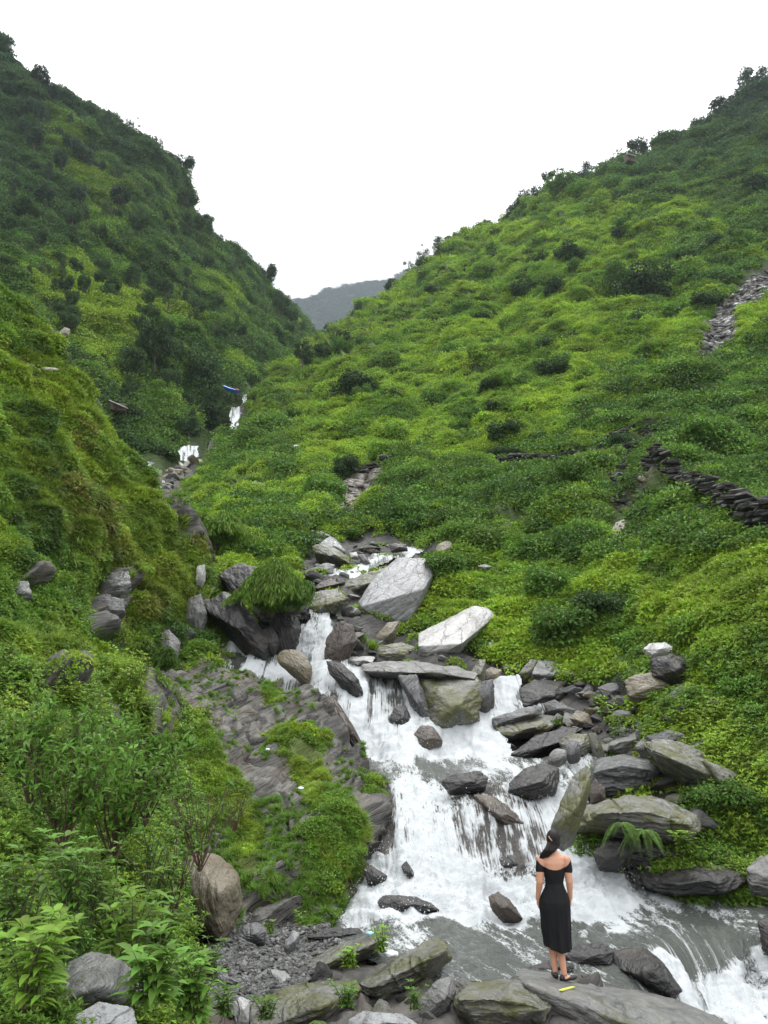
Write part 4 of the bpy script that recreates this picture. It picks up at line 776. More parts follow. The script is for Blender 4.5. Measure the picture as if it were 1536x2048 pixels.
 ([(1300,1306),(1340,1304),(1378,1311),(1386,1350),(1367,1372),(1310,1352)], 'wet', 'dark rock standing in for the shadowy recess under the white cap stone in the bushes', dict(dd=-.9, T=1.4)),  # shadow of a recess put in as a dark body, no real stump
 ([(1248,1363),(1265,1350),(1305,1344),(1363,1350),(1372,1374),(1330,1392),(1258,1392)], 'brown', 'broad tan boulder in front of the shadowy recess', dict(dd=-1.2)),
 ([(1196,1376),(1215,1366),(1248,1366),(1252,1388),(1212,1395)], 'grey', 'grey stone half hidden left of the broad tan boulder', {}),
 ([(1331,1456),(1346,1418),(1374,1406),(1382,1424),(1355,1452)], 'brown', 'tan stone leaning at the left end of the long overhanging rock', {}),
 ([(1374,1412),(1410,1402),(1450,1400),(1499,1424),(1495,1437),(1450,1432),(1386,1434)], 'mossy', 'long low overhanging rock in the bushes of the right bank', dict(T=1.)),
 ([(1020,1950),(1038,1937),(1088,1942),(1143,1952),(1218,1973),(1343,1998),(1425,2028),(1500,2070),(1450,2130),(1120,2120),(1095,2010),(1060,1975)], 'midgrey', 'long wet slate slab the woman stands on', dict(d=8.9, T=1.3, rec=1.15, ridge=[(1050,1968),(1105,2000),(1200,2040),(1300,2068)], roll=-.3, rough=.4, sharp=60, strata=1.6)),
 ([(910,1990),(928,1970),(1038,1958),(1078,1986),(1104,2014),(1090,2044),(968,2066),(912,2030)], 'mossy', 'pale-topped mossy boulder at the bottom of the photo, left of the long wet slab', dict(d=8.3, ridge=[(915,1998),(1000,1996),(1085,2018)], T=.8, rec=1.2)),
 ([(836,2004),(873,1960),(908,1951),(913,1985),(890,2022),(845,2036)], 'midgrey', 'narrow upright stone between two foreground boulders', dict(d=8.6)),
 ([(716,1968),(780,1925),(869,1880),(892,1888),(903,1918),(838,1975),(765,2003),(733,1992)], 'mossy', 'long ridge-backed foreground boulder pointing up right, left of the narrow upright stone', dict(d=9.1, ridge=[(740,1975),(810,1945),(890,1900)], T=.9, rec=.9)),
 ([(575,1946),(619,1921),(728,1870),(766,1866),(768,1893),(692,1934),(605,1971),(580,1962)], 'mossy', 'long dark slab lying diagonally across the gravel', dict(d=10.1, ridge=[(590,1955),(680,1915),(765,1880)], T=.7, rec=.8)),
 ([(500,2008),(564,1978),(655,1958),(714,1958),(730,1978),(696,2020),(630,2066),(500,2066)], 'mossy', 'big blunt mossy boulder at the bottom of the photo with a reddish stain', dict(d=8.2, T=.9, rec=.8, roll=.25)),
 ([(504,1957),(532,1937),(545,1960),(552,1990),(528,1990)], 'pale', 'left half of the split pale stone on the gravel', dict(d=9.3)),
 ([(535,1937),(570,1942),(592,1969),(558,1988),(546,1960)], 'pale', 'right half of the split pale stone on the gravel', dict(d=9.25)),
 ([(464,2006),(482,1992),(500,2000),(497,2042),(473,2048)], 'white', 'whitish stone at the left end of the big blunt mossy boulder', dict(d=8.3)),
 ([(694,2040),(728,2021),(801,2028),(838,2050),(700,2075)], 'pale', 'flat pale slab cut by the bottom edge of the photo', dict(d=7.9)),
 ([(567,1893),(587,1860),(600,1866),(592,1889),(574,1900)], 'pale', 'small pale post-like stone standing on the gravel', dict(d=11.)),
 ([(612,1875),(655,1857),(719,1856),(730,1868),(673,1884)], 'wet', 'flat dark stone at the edge of the pool below the outcrop', dict(d=11.5)),
 ([(408,1930),(455,1938),(509,1982),(496,1990),(430,1960)], 'midgrey', 'low grey slab running down beside the leafy plants', dict(d=9.2)),
 ([(466,1872),(484,1852),(514,1843),(534,1859),(528,1884),(484,1886)], 'grey', 'grey wedge of rock at the foot of the outcrop', dict(d=11.)),
 ([(1130,1912),(1150,1893),(1198,1881),(1230,1900),(1222,1932),(1148,1930)], 'wet', 'dark hump of rock in the water just right of the woman', dict(d=10.6)),
 ([(1216,1903),(1250,1895),(1290,1896),(1325,1925),(1366,1984),(1346,1996),(1258,1960),(1220,1935)], 'wet', 'brown-black rock with a thin water strand behind the long wet slab', dict(d=10.2, T=.9)),
 ([(1060,1934),(1098,1920),(1130,1922),(1150,1932),(1140,1943),(1078,1945)], 'wet', 'flat black stone at the water edge behind the woman', dict(d=10.3)),
 ([(801,1735),(813,1721),(822,1735),(835,1760),(819,1757)], 'wet', 'small pointed dark rock poking out of the foam', dict(d=13.2, T=.3)),
 ([(753,1804),(765,1790),(833,1793),(868,1808),(880,1820),(768,1822)], 'wet', 'low dark rock under a small curtain of water at the foot of the cascade', dict(d=12.2)),
 ([(976,1793),(996,1783),(1020,1800),(1046,1837),(1008,1834),(985,1812)], 'wetbrown', 'pointed brown rock sloping out of the foam left of the woman', dict(d=12.3)),
 ([(944,1588),(985,1592),(1020,1615),(1060,1655),(1020,1665),(970,1625)], 'wetbrown', 'smooth brown rock laid bare in the middle of the cascade', dict(d=14.75, T=.6)),
 ([(936,1722),(958,1684),(1010,1672),(1066,1692),(1082,1738),(1040,1768),(970,1760)], 'wet', 'dark rounded rock veiled by water at the foot of the cascade', dict(d=14.05, T=.8, strata=.3)),
 ([(826,1470),(842,1450),(866,1452),(886,1480),(860,1498),(834,1490)], 'wetbrown', 'small brown rock in the foam under the mossy block', dict(dd=.12, T=.5, strata=.2)),
 ([(778,1436),(790,1412),(812,1410),(824,1440),(806,1456),(784,1450)], 'wet', 'dark rock showing through the middle fall', dict(dd=.12, T=.5)),
 ([(640,1400),(668,1392),(700,1440),(728,1494),(712,1500),(670,1450)], 'wetbrown', 'wet brown rock face along the left side of the middle fall', dict(dd=-.5, T=.9)),
 ([(726,1738),(742,1730),(775,1752),(770,1764),(735,1764)], 'wet', 'dark rock at the left edge of the foam under the outcrop', dict(d=13.4)),
 ([(364,1722),(380,1706),(425,1704),(462,1724),(482,1750),(486,1784),(465,1825),(440,1868),(395,1850),(366,1790)], 'brown', 'big tan boulder with a dark red-brown base behind the leafy plants', dict(d=10.6, T=1., strata=.2, sharp=14)),
 ([(88,1975),(130,1925),(185,1898),(245,1918),(272,1942),(245,2000),(150,2024),(95,2022)], 'midgrey', 'rounded banded grey boulder among the leaves, lower left', dict(d=6.4, T=.7, strata=.6, sharp=14)),
 ([(125,2044),(200,2003),(265,2016),(275,2060),(130,2085)], 'pale', 'pale rock cut by the bottom edge under the banded boulder', dict(d=6.)),
 ([(250,1962),(295,1958),(300,2000),(252,2010)], 'midgrey', 'small layered stone right of the banded boulder', dict(d=6.8)),
 ([(394,1132),(409,1128),(412,1150),(404,1166),(391,1160)], 'white', 'small white rock on the edge of the left slope above the falls', dict(d=25.6)),
 ([(466,988),(485,976),(509,963),(529,967),(526,981),(497,996)], 'pale', 'smooth pale grey boulder alone in the grass beyond the bamboo', {}),
 ([(320,953),(340,945),(364,942),(369,950),(333,964)], 'brown', 'flat brown boulder beside the far stream', {}),
 ([(348,1022),(366,1027),(386,1044),(374,1049),(356,1036)], 'pale', 'long pale stone sloping beside the lower far stream', {}),
 ([(344,1003),(356,998),(369,1006),(354,1012)], 'grey', 'small grey stone above the long pale stone', {}),
 ([(366,926),(385,918),(403,918),(408,927),(380,937)], 'brown', 'brown boulder at the foot of the small far waterfall', {}),
 ([(296,946),(310,936),(325,942),(324,966),(308,970)], 'brown', 'brown boulder at the edge of the left slope by the far stream', dict(dd=-2)),
 ([(268,928),(290,922),(312,926),(300,934),(274,934)], 'grey', 'flat grey rocks edge left of the far stream', {}),
 ([(405,1215),(440,1184),(468,1188),(500,1228),(542,1282),(530,1312),(490,1282),(460,1240),(425,1232)], 'wet', 'dark cliff rock between the two upper falls', dict(dd=-.4, T=1.6)),
 ([(436,1150),(480,1120),(560,1150),(620,1190),(612,1230),(560,1250),(520,1270),(470,1200)], 'wet', 'dark rock standing in for the shaded recess under the drooping bush', dict(T=2.2, dd=.3)),  # recess shade built as a dark rock
 ([(536,1240),(560,1228),(596,1234),(604,1256),(590,1294),(550,1296)], 'wet', 'black wet rock splitting the upper falls', dict(dd=-.7)),
 ([(520,1262),(545,1254),(560,1280),(548,1302),(524,1296)], 'wet', 'small black wet rock at the foot of the left upper fall', dict(dd=-.5)),
 ([(1093,1170),(1120,1160),(1130,1172),(1108,1182)], 'midgrey', 'grey stone almost buried in the leaves of the green bank', dict(dd=-.5)),
 ([(955,1132),(970,1128),(984,1134),(970,1140)], 'midgrey', 'small pale stone in the leaves below the three stones', dict(dd=-.5)),
 ([(940,758),(950,752),(962,757),(955,763)], 'white', 'white rock high on the right hillside', {}),
 ([(116,668),(128,654),(140,658),(138,672)], 'brown', 'brown rock showing in the grass of the left hillside', dict(d=95)),
 ([(426,722),(436,717),(440,732),(430,736)], 'grey', 'grey rock on the wooded left hillside above the blue tarp', dict(d=150)),
 ([(128,716),(138,712),(144,722),(133,728)], 'pale', 'pale rock on the left hillside below the brown one', dict(d=90)),
 ([(500,915),(540,918),(560,922),(520,927)], 'midgrey', 'thin grey slab in the grass right of the small far waterfall', {}),
 ([(845,596),(858,590),(866,596),(852,601)], 'grey', 'grey rock near the skyline of the right hillside', {}),
 ([(912,597),(920,592),(930,595),(922,600)], 'white', 'pale rock below the skyline of the right hillside', {}),
]
def ln(u, v, k=.94): return dict(d=float(LN(u, v)) * k)
RK += [([(196,1162),(215,1146),(258,1142),(262,1168),(240,1188),(205,1190)], 'midgrey', 'highest bare rock ledge on the left slope, grass above it', ln(230,1170)),
 ([(178,1212),(205,1192),(246,1196),(250,1222),(215,1240),(185,1236)], 'grey', 'second bare rock ledge down on the left slope', ln(215,1215)),
 ([(136,1272),(165,1252),(222,1250),(238,1282),(208,1318),(172,1306)], 'grey', 'third and largest bare rock ledge on the left slope', ln(190,1280)),
 ([(303,1312),(312,1268),(338,1258),(362,1285),(352,1322)], 'midgrey', 'upright rock face at the foot of the left slope above the outcrop', ln(330,1290)),
 ([(370,1240),(376,1196),(402,1188),(414,1225),(400,1262)], 'midgrey', 'narrow rock face on the edge of the left slope facing the falls', ln(392,1225)),
 ([(16,1188),(30,1160),(56,1162),(64,1188),(40,1200)], 'midgrey', 'small rock showing in the leaves at the left edge, mid height', ln(40,1180)),
 ([(42,1392),(70,1370),(112,1380),(120,1424),(80,1440),(48,1430)], 'midgrey', 'layered rock in the leaves near the left edge below the bare ledges', ln(80,1410)),
 ([(194,1420),(218,1402),(240,1412),(245,1465),(212,1480)], 'midgrey', 'rock showing left of the outcrop in the leaves', ln(220,1440)),
 ([(0,1548),(30,1538),(66,1544),(70,1566),(20,1580)], 'midgrey', 'flat rock ledge at the left edge under the leafy bushes', ln(35,1560)),
 ([(294,1000),(312,996),(330,1020),(352,1062),(378,1108),(366,1124),(340,1080),(312,1040)], 'brown', 'long brown rocky rib along the edge of the left slope', ln(335,1060,.985))]
for outl, mat_, lab, kw in RK:
    rock(outl, mat_, lab, **kw)
# filler boulders of the jumble: one by one along the banks, all of one look
def filler(n, poly, mats, smin, smax, group, label, dd=0, name='stone', cat='stone', protos=6, sink=.25, avoid=()):
    src = []
    for i in range(protos):
        r = np.random.default_rng(900 + i + len(group)); q = rdir(14) * np.array([1, .75, .42]) * r.uniform(.8, 1, (14, 1)); c, L, F, R = rock_shape(q, 0, 700 + i, 4, rough=1.1, sharp=24, tilt=0)
        for m_ in mats: src.append((L, F, m_))
    me = []
    for L, F, m_ in src: o = mesh_obj(name, L, F, M[m_], link=False); me.append(o.data); bpy.data.objects.remove(o)
    q = np.array(poly); k = 0; t = 0; out = []
    while k < n and t < n * 60:
        t += 1; u = rng.uniform(q[:, 0].min(), q[:, 0].max()); v = rng.uniform(q[:, 1].min(), q[:, 1].max())
        if not inpoly(np.array([u]), np.array([v]), poly)[0]: continue
        X, N, d = sample(land, np.array([u]), np.array([v])); s = rng.uniform(0, 1) ** 2 * (smax - smin) + smin
        o = bpy.data.objects.new(name, me[rng.integers(len(me))]); sc.collection.objects.link(o)
        o.location = X[0] + np.array([0, 0, s * (.3 - sink)]); o.scale = (s, s * rng.uniform(.8, 1.1), s * rng.uniform(.7, 1.2)); o.rotation_euler = (rng.normal(0, .25), rng.normal(-.2, .3), rng.uniform(0, 6.28))
        tag(o, label, cat, group); out.append(o); k += 1
    return out
filler(70, [(610,1080),(830,1085),(850,1110),(760,1180),(720,1300),(690,1300),(700,1200),(620,1190),(600,1120)], ['grey','wet','wetbrown','midgrey'], .2, .75, 'stones of the upper stream bed', 'stone in the dark broken bed of the upper stream above the falls')
filler(130, [(960,1330),(1150,1330),(1250,1395),(1330,1450),(1300,1510),(1200,1520),(1080,1470),(1100,1410),(1040,1400),(1040,1350)], ['grey','wet','midgrey','wetbrown','brown'], .15, .5, 'stones of the boulder jumble', 'small stone wedged in the boulder jumble right of the white pool')
filler(45, [(1200,1560),(1420,1560),(1420,1690),(1160,1700)], ['wet','mossy','wet'], .2, .5, 'stones under the right bank slabs', 'dark stone in the gaps under the large mossy slabs of the right bank')
filler(26, [(1170,1400),(1330,1410),(1480,1450),(1500,1560),(1420,1700),(1340,1590),(1200,1500)], ['grey','mossy','midgrey','wet'], .35, .8, 'slabs of the right bank', 'tilted grey or mossy slab in the boulder jumble of the right bank', protos=8)
filler(26, [(640,1300),(720,1290),(860,1310),(960,1330),(860,1340),(700,1325)], ['midgrey','mossy','grey'], .12, .35, 'stones on the flat ledge', 'small stone lying behind the long flat ledge')
filler(36, [(800,1960),(1100,1990),(1100,2048),(700,2048),(500,2010),(560,1960)], ['wet','midgrey','mossy'], .1, .28, 'stones between the foreground boulders', 'dark stone in the gaps between the foreground boulders')
filler(38, [(300,940),(400,920),(400,960),(350,1000),(390,1045),(340,1030),(310,980)], ['grey','brown','midgrey'], .5, 1.3, 'boulders along the far stream', 'grey-brown boulder along the far stream below the small waterfall')
# gravel: nobody could count it
def gravel(poly, n, smin, smax, d_top=None, mats=('pale', 'midgrey', 'grey'), name='gravel'):
    q = np.array(poly); uu = rng.uniform(q[:, 0].min(), q[:, 0].max(), n * 4); vv = rng.uniform(q[:, 1].min(), q[:, 1].max(), n * 4); m = inpoly(uu, vv, poly); uu, vv = uu[m][:n], vv[m][:n]
    X, N, d = sample(land, uu, vv); pr = []
    for i in range(4):
        L, F = rock_shape(rdir(12) * np.array([1, .8, .4]), 0, 800 + i, 2, rough=.6)[1:3]; o = mesh_obj('pebble_shape', L, F, M[mats[i % len(mats)]], link=False); pr.append(o)
    place(name, pr, X + np.array([0, 0, .02]), N, rng.uniform(0, 1, len(X)) ** 2.5 * (smax - smin) + smin, np.full((len(X), 3), .3), .8, 0, cull=False)
gravel([(390,1860),(560,1845),(740,1865),(745,1905),(620,1960),(560,2040),(430,2040),(380,1930)], 11000, .012, .065, mats=('pale', 'midgrey', 'white', 'midgrey'))
gravel([(860,1900),(960,1930),(1040,1950),(940,1975),(880,1960)], 700, .012, .06)
gravel([(690,965),(740,950),(775,950),(770,985),(700,1042),(672,1045)], 1500, .12, .7, mats=('brown', 'midgrey', 'wetbrown', 'wetbrown'))
gravel([(1215,1000),(1250,960),(1310,990),(1300,1040),(1230,1040)], 500, .15, .6, mats=('wet', 'brown', 'wetbrown'))
gravel([(1536,548),(1490,575),(1440,610),(1425,660),(1400,700),(1395,745),(1430,715),(1470,690),(1475,640),(1536,600),(1700,520),(1700,470)], 4600, .15, .95, mats=('rubble', 'rubble', 'grey', 'rubble'))
# mortarless walls on the right hillside: courses of flat stones
def drystone(line, courses, name, label, size, lift=0., mats=('rubble', 'rubble', 'wet', 'rubble')):
    V, F, mi, k = [], [], [], 0; ln = np.array(line, float); seg = np.r_[0, np.cumsum(np.hypot(*np.diff(ln, axis=0).T))]
    s = 0.; pr = [rock_shape(np.array([(x, y, z) for x in (-1, 1) for y in (-.7, .7) for z in (-.28, .28)]) * rng.uniform(.6, 1.15, (8, 3)), 0, 850 + i, 4, rough=.7, sharp=60)[1:3] for i in range(9)]
    while s < seg[-1]:
        u = np.interp(s, seg, ln[:, 0]); v = np.interp(s, seg, ln[:, 1]); d = float(D(u, v)); base = sample(land, np.array([u]), np.array([v]))[0][0]
        for c in range(courses):
            if rng.random() < .2 + .25 * (vn(np.array([s / 60., c, 0.])) > .6): continue
            L, G = pr[rng.integers(9)]; z = size * rng.uniform(.35, .95) * (1.5 if rng.random() < .08 else 1); a = rng.uniform(-.9, .9) + (math.pi if rng.random() < .5 else 0); R = np.array([[math.cos(a), -math.sin(a), 0], [math.sin(a), math.cos(a), 0], [0, 0, 1]])
            X = (L * z * np.array([1, 1, .8])) @ R.T + base + np.array([rng.normal(0, .1) * size, rng.normal(-.2, .25) * size - .3 * size, size * (.34 * c + lift - .1) + rng.normal(0, .05) * size + size * .5 * (vn(np.array([s / 45., 3., 1.])) - .5)]); V.append(X); F.append(G + k); mi.append(np.full(len(G), rng.integers(len(mats)))); k += len(X)
        s += size * .62 * FPX / d
    o = mesh_obj(name, np.concatenate(V), np.concatenate(F), [M[m_] for m_ in mats]); o.data.polygons.foreach_set('material_index', np.concatenate(mi).astype(np.int32)); return tag(o, label, 'stone wall')
drystone([(1000,938),(1060,930),(1120,922),(1175,908),(1215,888),(1260,868),(1300,860),(1318,862)], 3, 'dry_stone_wall', 'dark dry stone wall curving across the middle of the right hillside', .42, .5)
drystone([(1300,866),(1290,900),(1275,935),(1250,975),(1235,1005)], 6, 'dry_stone_wall', 'crumbled stretch of dark stone wall running downhill from the curved wall', .5, .3)
drystone([(1300,988),(1345,1000),(1385,1030),(1430,1050),(1470,1075),(1536,1105),(1640,1140)], 9, 'dry_stone_wall', 'thick dark stone wall descending to the right edge above the green bank', .36, .4)
drystone([(715,955),(745,948),(780,944)], 3, 'dry_stone_wall', 'short dark retaining wall above the bare earth slip', .5)
# ---------------------------------------------------------------- plants, shrubs and trees that one can tell apart
fm = {}
def fixed_leaf(key, col):
    if key not in fm: fm[key] = leaf_mat('leaves_' + key, fixed=col)
    return fm[key]
def link_mesh(o, name, parent):
    o.name = name; sc.collection.objects.link(o); o.parent = parent; return o
def tree_kit(kind, mat, seed):
    "trunk with limbs, and a crown of many small leaf faces in uneven clumps; unit height"
    global rng; keep = rng; rng = np.random.default_rng(seed); parts = []; cl = []
    if kind == 'round':
        th = .45; parts.append(tube([(0, 0, -.1), (.02, 0, .2), (0, .02, .45), (.02, 0, .7)], [.035, .028, .02, .01], 6))
        for i in range(7):
            a = i * 2.4; z = rng.uniform(.28, .6); e = np.array([math.cos(a) * rng.uniform(.2, .36), math.sin(a) * rng.uniform(.2, .36), z + rng.uniform(.12, .3)])
            parts.append(tube([(0, 0, z - .06), e * .5 + np.array([0, 0, z * .45]), e], [.014, .01, .004], 4)); cl.append((e, rng.uniform(.07, .17)))
        for i in range(12): q = rdir(1)[0] * np.array([.3, .3, .24]); cl.append((q + np.array([0, 0, .72]), rng.uniform(.06, .15)))
    elif kind == 'tall':
        parts.append(tube([(0, 0, -.1), (.01, 0, .4), (0, .01, .8), (.0, 0, .98)], [.025, .02, .012, .004], 6))
        for i in range(16):
            z = .22 + .74 * i / 16; a = i * 2.4; r = .17 * (1.15 - z) + .04; e = np.array([math.cos(a) * r, math.sin(a) * r, z]); parts.append(tube([(0, 0, z - .03), e], [.008, .003], 3)); cl.append((e, rng.uniform(.06, .105)))
    elif kind == 'sparse':
        parts.append(tube([(0, 0, -.1), (.03, 0, .4), (-.02, .01, .75), (.02, 0, .95)], [.028, .022, .014, .005], 6))
        for i in range(9):
            a = i * 2.4; z = rng.uniform(.45, .85); e = np.array([math.cos(a) * rng.uniform(.12, .3), math.sin(a) * rng.uniform(.12, .3), z + rng.uniform(.03, .14)]); parts.append(tube([(0, 0, z - .08), e], [.01, .004], 4)); cl.append((e, rng.uniform(.06, .12)))
    elif kind == 'shrub':
        for i in range(9):
            a = i * 2.4; e = np.array([math.cos(a) * rng.uniform(.15, .5), math.sin(a) * rng.uniform(.15, .5), rng.uniform(.35, .75)]); parts.append(tube([(0, 0, -.08), e * .5 + np.array([0, 0, .1]), e], [.02, .014, .005], 4)); cl.append((e, rng.uniform(.2, .3)))
        for i in range(6): q = rdir(1)[0] * .35; q[2] = abs(q[2]) * .5 + .1; cl.append((q, rng.uniform(.22, .3)))
    P_, Dv = [], []
    dens = {'round': 7500, 'tall': 16000, 'sparse': 9000, 'shrub': 2600}[kind]
    for c, r in cl:
        n = int(dens * r * r) + 20; q = rdir(n); P_.append(c + q * r * rng.uniform(.45, 1.08, n)[:, None] * np.array([1, 1, .75])); Dv.append(q)
    p = np.concatenate(P_); q = np.concatenate(Dv); n = len(p); ls = {'round': .055, 'tall': .035, 'sparse': .04, 'shrub': .085}[kind]
    cr = leaves_mesh('crown', p, q + rdir(n) * .8 + np.array([0, 0, -.3]), q + np.array([0, 0, .7]) + rdir(n) * .4, rng.uniform(.7, 1.4, n) * ls, rng.uniform(.5, .85, n) * ls, mat)
    V, F = join(parts); tr = mesh_obj('trunk', V, F, M['bark'], link=False); rng = keep; return tr, cr
KIT = {}
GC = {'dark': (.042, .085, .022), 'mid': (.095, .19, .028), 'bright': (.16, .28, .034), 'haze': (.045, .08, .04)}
def kit(kind, shade, k):
    key = (kind, shade, k)
    if key not in KIT: KIT[key] = tree_kit(kind, fixed_leaf(shade, GC[shade]), 300 + k + hash(kind) % 7 * 0 + len(kind) * 10)
    return KIT[key]
def put_tree(name, cat, label, kind, shade, k, X, h, wid=1., group=None, lean=0.):
    a, b = kit(kind, shade, k); r = empty(name, X, label, cat, group, (lean * .3, lean, rng.uniform(0, 6.28))); r.scale = (h * wid, h * wid, h)
    for s in (a, b): c = s.copy(); sc.collection.objects.link(c); c.parent = r; c.name = s.data.name.split('.')[0]
    return r
def on(p, u, v):
    X, N, d = sample(p, np.array([float(u)]), np.array([float(v)])); return X[0], float(d[0])
def ridge_at(tbl, u, dv=3): return float(ip(tbl, u)) + dv
# right skyline
SK = [(1278,325,48,'round','dark',.75,'tall dark tree standing alone on the right skyline, above a small pale hut'),(1068,413,30,'shrub','haze',1.2,'rounded dark tree bulging from the right skyline'),(1176,358,30,'tall','haze',1.2,'spiky tree on the right skyline with a broader bush at its foot'),
 (1500,205,50,'tall','haze',1.3,'pair-topped tall tree near the right edge of the skyline'),(1530,192,40,'tall','haze',1.2,'tall tree cut by the right edge of the photo on the skyline'),(1447,243,42,'round','haze',1.1,'broad tree on the skyline left of the tall pair at the right edge'),
 (885,520,26,'tall','dark',1.3,'thin dark tree on the lower right skyline beside a bushy one'),(905,508,22,'round','haze',1.1,'bushy tree beside the thin dark tree on the lower skyline'),(780,590,36,'round','dark',1.,'dark round-headed tree at the bottom of the right skyline in front of the far mountain'),
 (824,562,26,'sparse','dark',1.2,'small flat-headed tree on the skyline right of the dark round-headed one'),(856,547,30,'sparse','haze',.9,'nearly bare thin tree on the lower right skyline'),(717,640,26,'tall','dark',1.2,'dark pointed tree low on the ridge where the two valley sides meet'),
 (1102,400,24,'round','haze',1.,'tree on the skyline right of the bulging rounded tree'),(1210,350,16,'sparse','haze',1.,'first of the small thin trees left of the lone tall skyline tree'),(1228,345,15,'tall','haze',1.2,'second of the small thin trees left of the lone tall skyline tree')]
for i, (u, v, hp, kd, shd, wd, lb) in enumerate(SK):
    X, d = on(land, u, max(v, ridge_at(RIDGE_R, u))); put_tree('tree', 'tree', lb, kd, shd, i % 2, X, hp * d / FPX * 1.6, wd)
for i in range(58):
    u = rng.uniform(700, 1600); X, d = on(land, u, ridge_at(RIDGE_R, u, rng.uniform(0, 10))); sh = rng.random() < .35
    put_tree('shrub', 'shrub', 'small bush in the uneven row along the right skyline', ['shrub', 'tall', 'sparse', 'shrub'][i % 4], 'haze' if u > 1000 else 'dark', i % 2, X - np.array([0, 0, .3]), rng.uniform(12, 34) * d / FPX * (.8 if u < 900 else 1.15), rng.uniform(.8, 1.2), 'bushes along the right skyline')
SL = [(355,352,42,'round','haze',.8,'leaning tall tree sticking out from the left skyline'),(403,452,34,'round','haze',.7,'tree bulging from the left skyline below the leaning one'),(77,168,24,'sparse','haze',1.3,'flat-topped tree high on the left skyline'),(178,214,18,'tall','haze',1.2,'small spiky tree on the upper left skyline'),
 (262,272,28,'sparse','haze',1.2,'wide-headed tree on the left skyline above the leaning one'),(330,335,26,'shrub','haze',1.,'dark bush on the skyline just left of the leaning tree'),(388,415,22,'sparse','haze',.9,'thin see-through tree on the left skyline'),(122,190,20,'round','haze',1.,'low tree on the upper left skyline below the flat-topped one')]
for i, (u, v, hp, kd, shd, wd, lb) in enumerate(SL):
    X, d = on(lhill, u, max(v, ridge_at(RIDGE_L, u))); put_tree('tree', 'tree', lb, kd, shd, i % 2, X, hp * d / FPX * 1.6, wd, lean=.25 if i < 2 else 0)
for i in range(60):
    u = rng.uniform(-40, 615); X, d = on(lhill, u, ridge_at(RIDGE_L, u, rng.uniform(2, 12)))
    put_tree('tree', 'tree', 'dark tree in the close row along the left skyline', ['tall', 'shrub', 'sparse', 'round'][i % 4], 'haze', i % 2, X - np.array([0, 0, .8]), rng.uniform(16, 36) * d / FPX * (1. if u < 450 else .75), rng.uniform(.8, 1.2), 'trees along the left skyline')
# single trees and shrubs on the slopes
SS = [(1232,600,84,'round','mid',.62,'large spreading green tree on the right hillside, beside a darker one'),(1290,612,70,'shrub','dark',1.1,'dark rounded tree just right of the large spreading one on the right hillside'),(1377,524,38,'round','dark',.7,'small tree with a visible trunk on the upper right hillside'),(1474,528,46,'round','mid',.75,'small tree with a thin trunk near the right edge, above the stone gully'),
 (1063,597,34,'shrub','dark',1.1,'left of two dark round bushes below the right skyline'),(1113,598,32,'shrub','dark',1.1,'right of two dark round bushes below the right skyline'),(1097,728,30,'shrub','dark',1.,'dark bush alone in the bright grass at the centre of the right hillside'),(1145,714,26,'shrub','dark',1.,'smaller dark bush up and right of the lone one in the bright grass'),
 (715,800,50,'shrub','dark',1.3,'wide dark bush on the lower left part of the right hillside'),(610,770,50,'round','dark',.9,'tall dark shrub where the right hillside meets the valley bottom'),(650,745,46,'round','dark',.9,'dark tree above the tall dark shrub at the valley bottom'),(690,720,42,'round','dark',1.,'dark tree highest of the group at the foot of the right hillside'),
 (1420,930,60,'shrub','mid',1.1,'blue-green round bush on the right hillside right of the curved stone wall'),(1150,1035,64,'shrub','mid',.9,'pale green leafy bush above the green bank'),(960,990,60,'shrub','mid',1.1,'wide green bush below the left end of the curved stone wall'),(650,1020,52,'shrub','mid',1.2,'rounded bush left of the bare earth slip'),
 (1010,890,40,'shrub','dark',1.2,'dark bush above the left end of the curved stone wall'),(870,820,36,'shrub','mid',1.2,'green bush in the middle of the right hillside'),(1360,640,44,'shrub','mid',1.1,'round bush left of the stone gully'),(1330,770,36,'shrub','bright',1.2,'bright bush below the foot of the stone gully'),
 (700,1075,40,'shrub','mid',1.2,'leafy bush behind the stacked slabs'),(830,1065,40,'shrub','mid',1.3,'leafy bush above the pale rounded boulder'),(890,1190,80,'shrub','mid',1.,'bush spilling over the right end of the largest pale slab'),(1120,1290,110,'shrub','mid',1.1,'dense leafy bush above the pale jagged slab'),(1200,1240,100,'shrub','dark',1.1,'dark leafy bush in the middle of the green bank'),
 (1100,1200,90,'shrub','mid',1.1,'leafy bush up the bank from the whitish slab'),(1400,1300,90,'shrub','bright',1.,'bright bush hanging above the tan boulder'),(1490,1420,90,'shrub','mid',1.,'leafy bush above the long low overhanging rock'),(1500,1640,110,'shrub','mid',1.,'broad-leaved bush at the right edge beside the very large slab'),(1420,1640,80,'shrub','mid',1.1,'dark green bush under the end of the very large slab')]
for i, (u, v, hp, kd, shd, wd, lb) in enumerate(SS):
    X, d = on(land, u, v); put_tree('tree' if kd == 'round' else 'shrub', 'tree' if kd == 'round' else 'shrub', lb, kd, shd, i % 2, X - np.array([0, 0, .05 * hp * d / FPX]), hp * d / FPX * (1.3 if v < 1070 else .9), wd)
for i in range(110):
    for _ in range(60):
        u, v = rng.uniform(560, 1560), rng.uniform(400, 1010)
        if v > ip(RIDGE_R, u) + 25 and not inpoly(np.array([u]), np.array([v]), SCAR)[0] and not inpoly(np.array([u]), np.array([v]), GULLY)[0]: break
    X, d = on(land, u, v); put_tree('shrub', 'shrub', 'round bush scattered among the grass of the right hillside', 'shrub', ['dark', 'mid', 'dark', 'bright'][i % 4], i % 2, X, rng.uniform(22, 48) * d / FPX, rng.uniform(.8, 1.3), 'bushes on the right hillside')
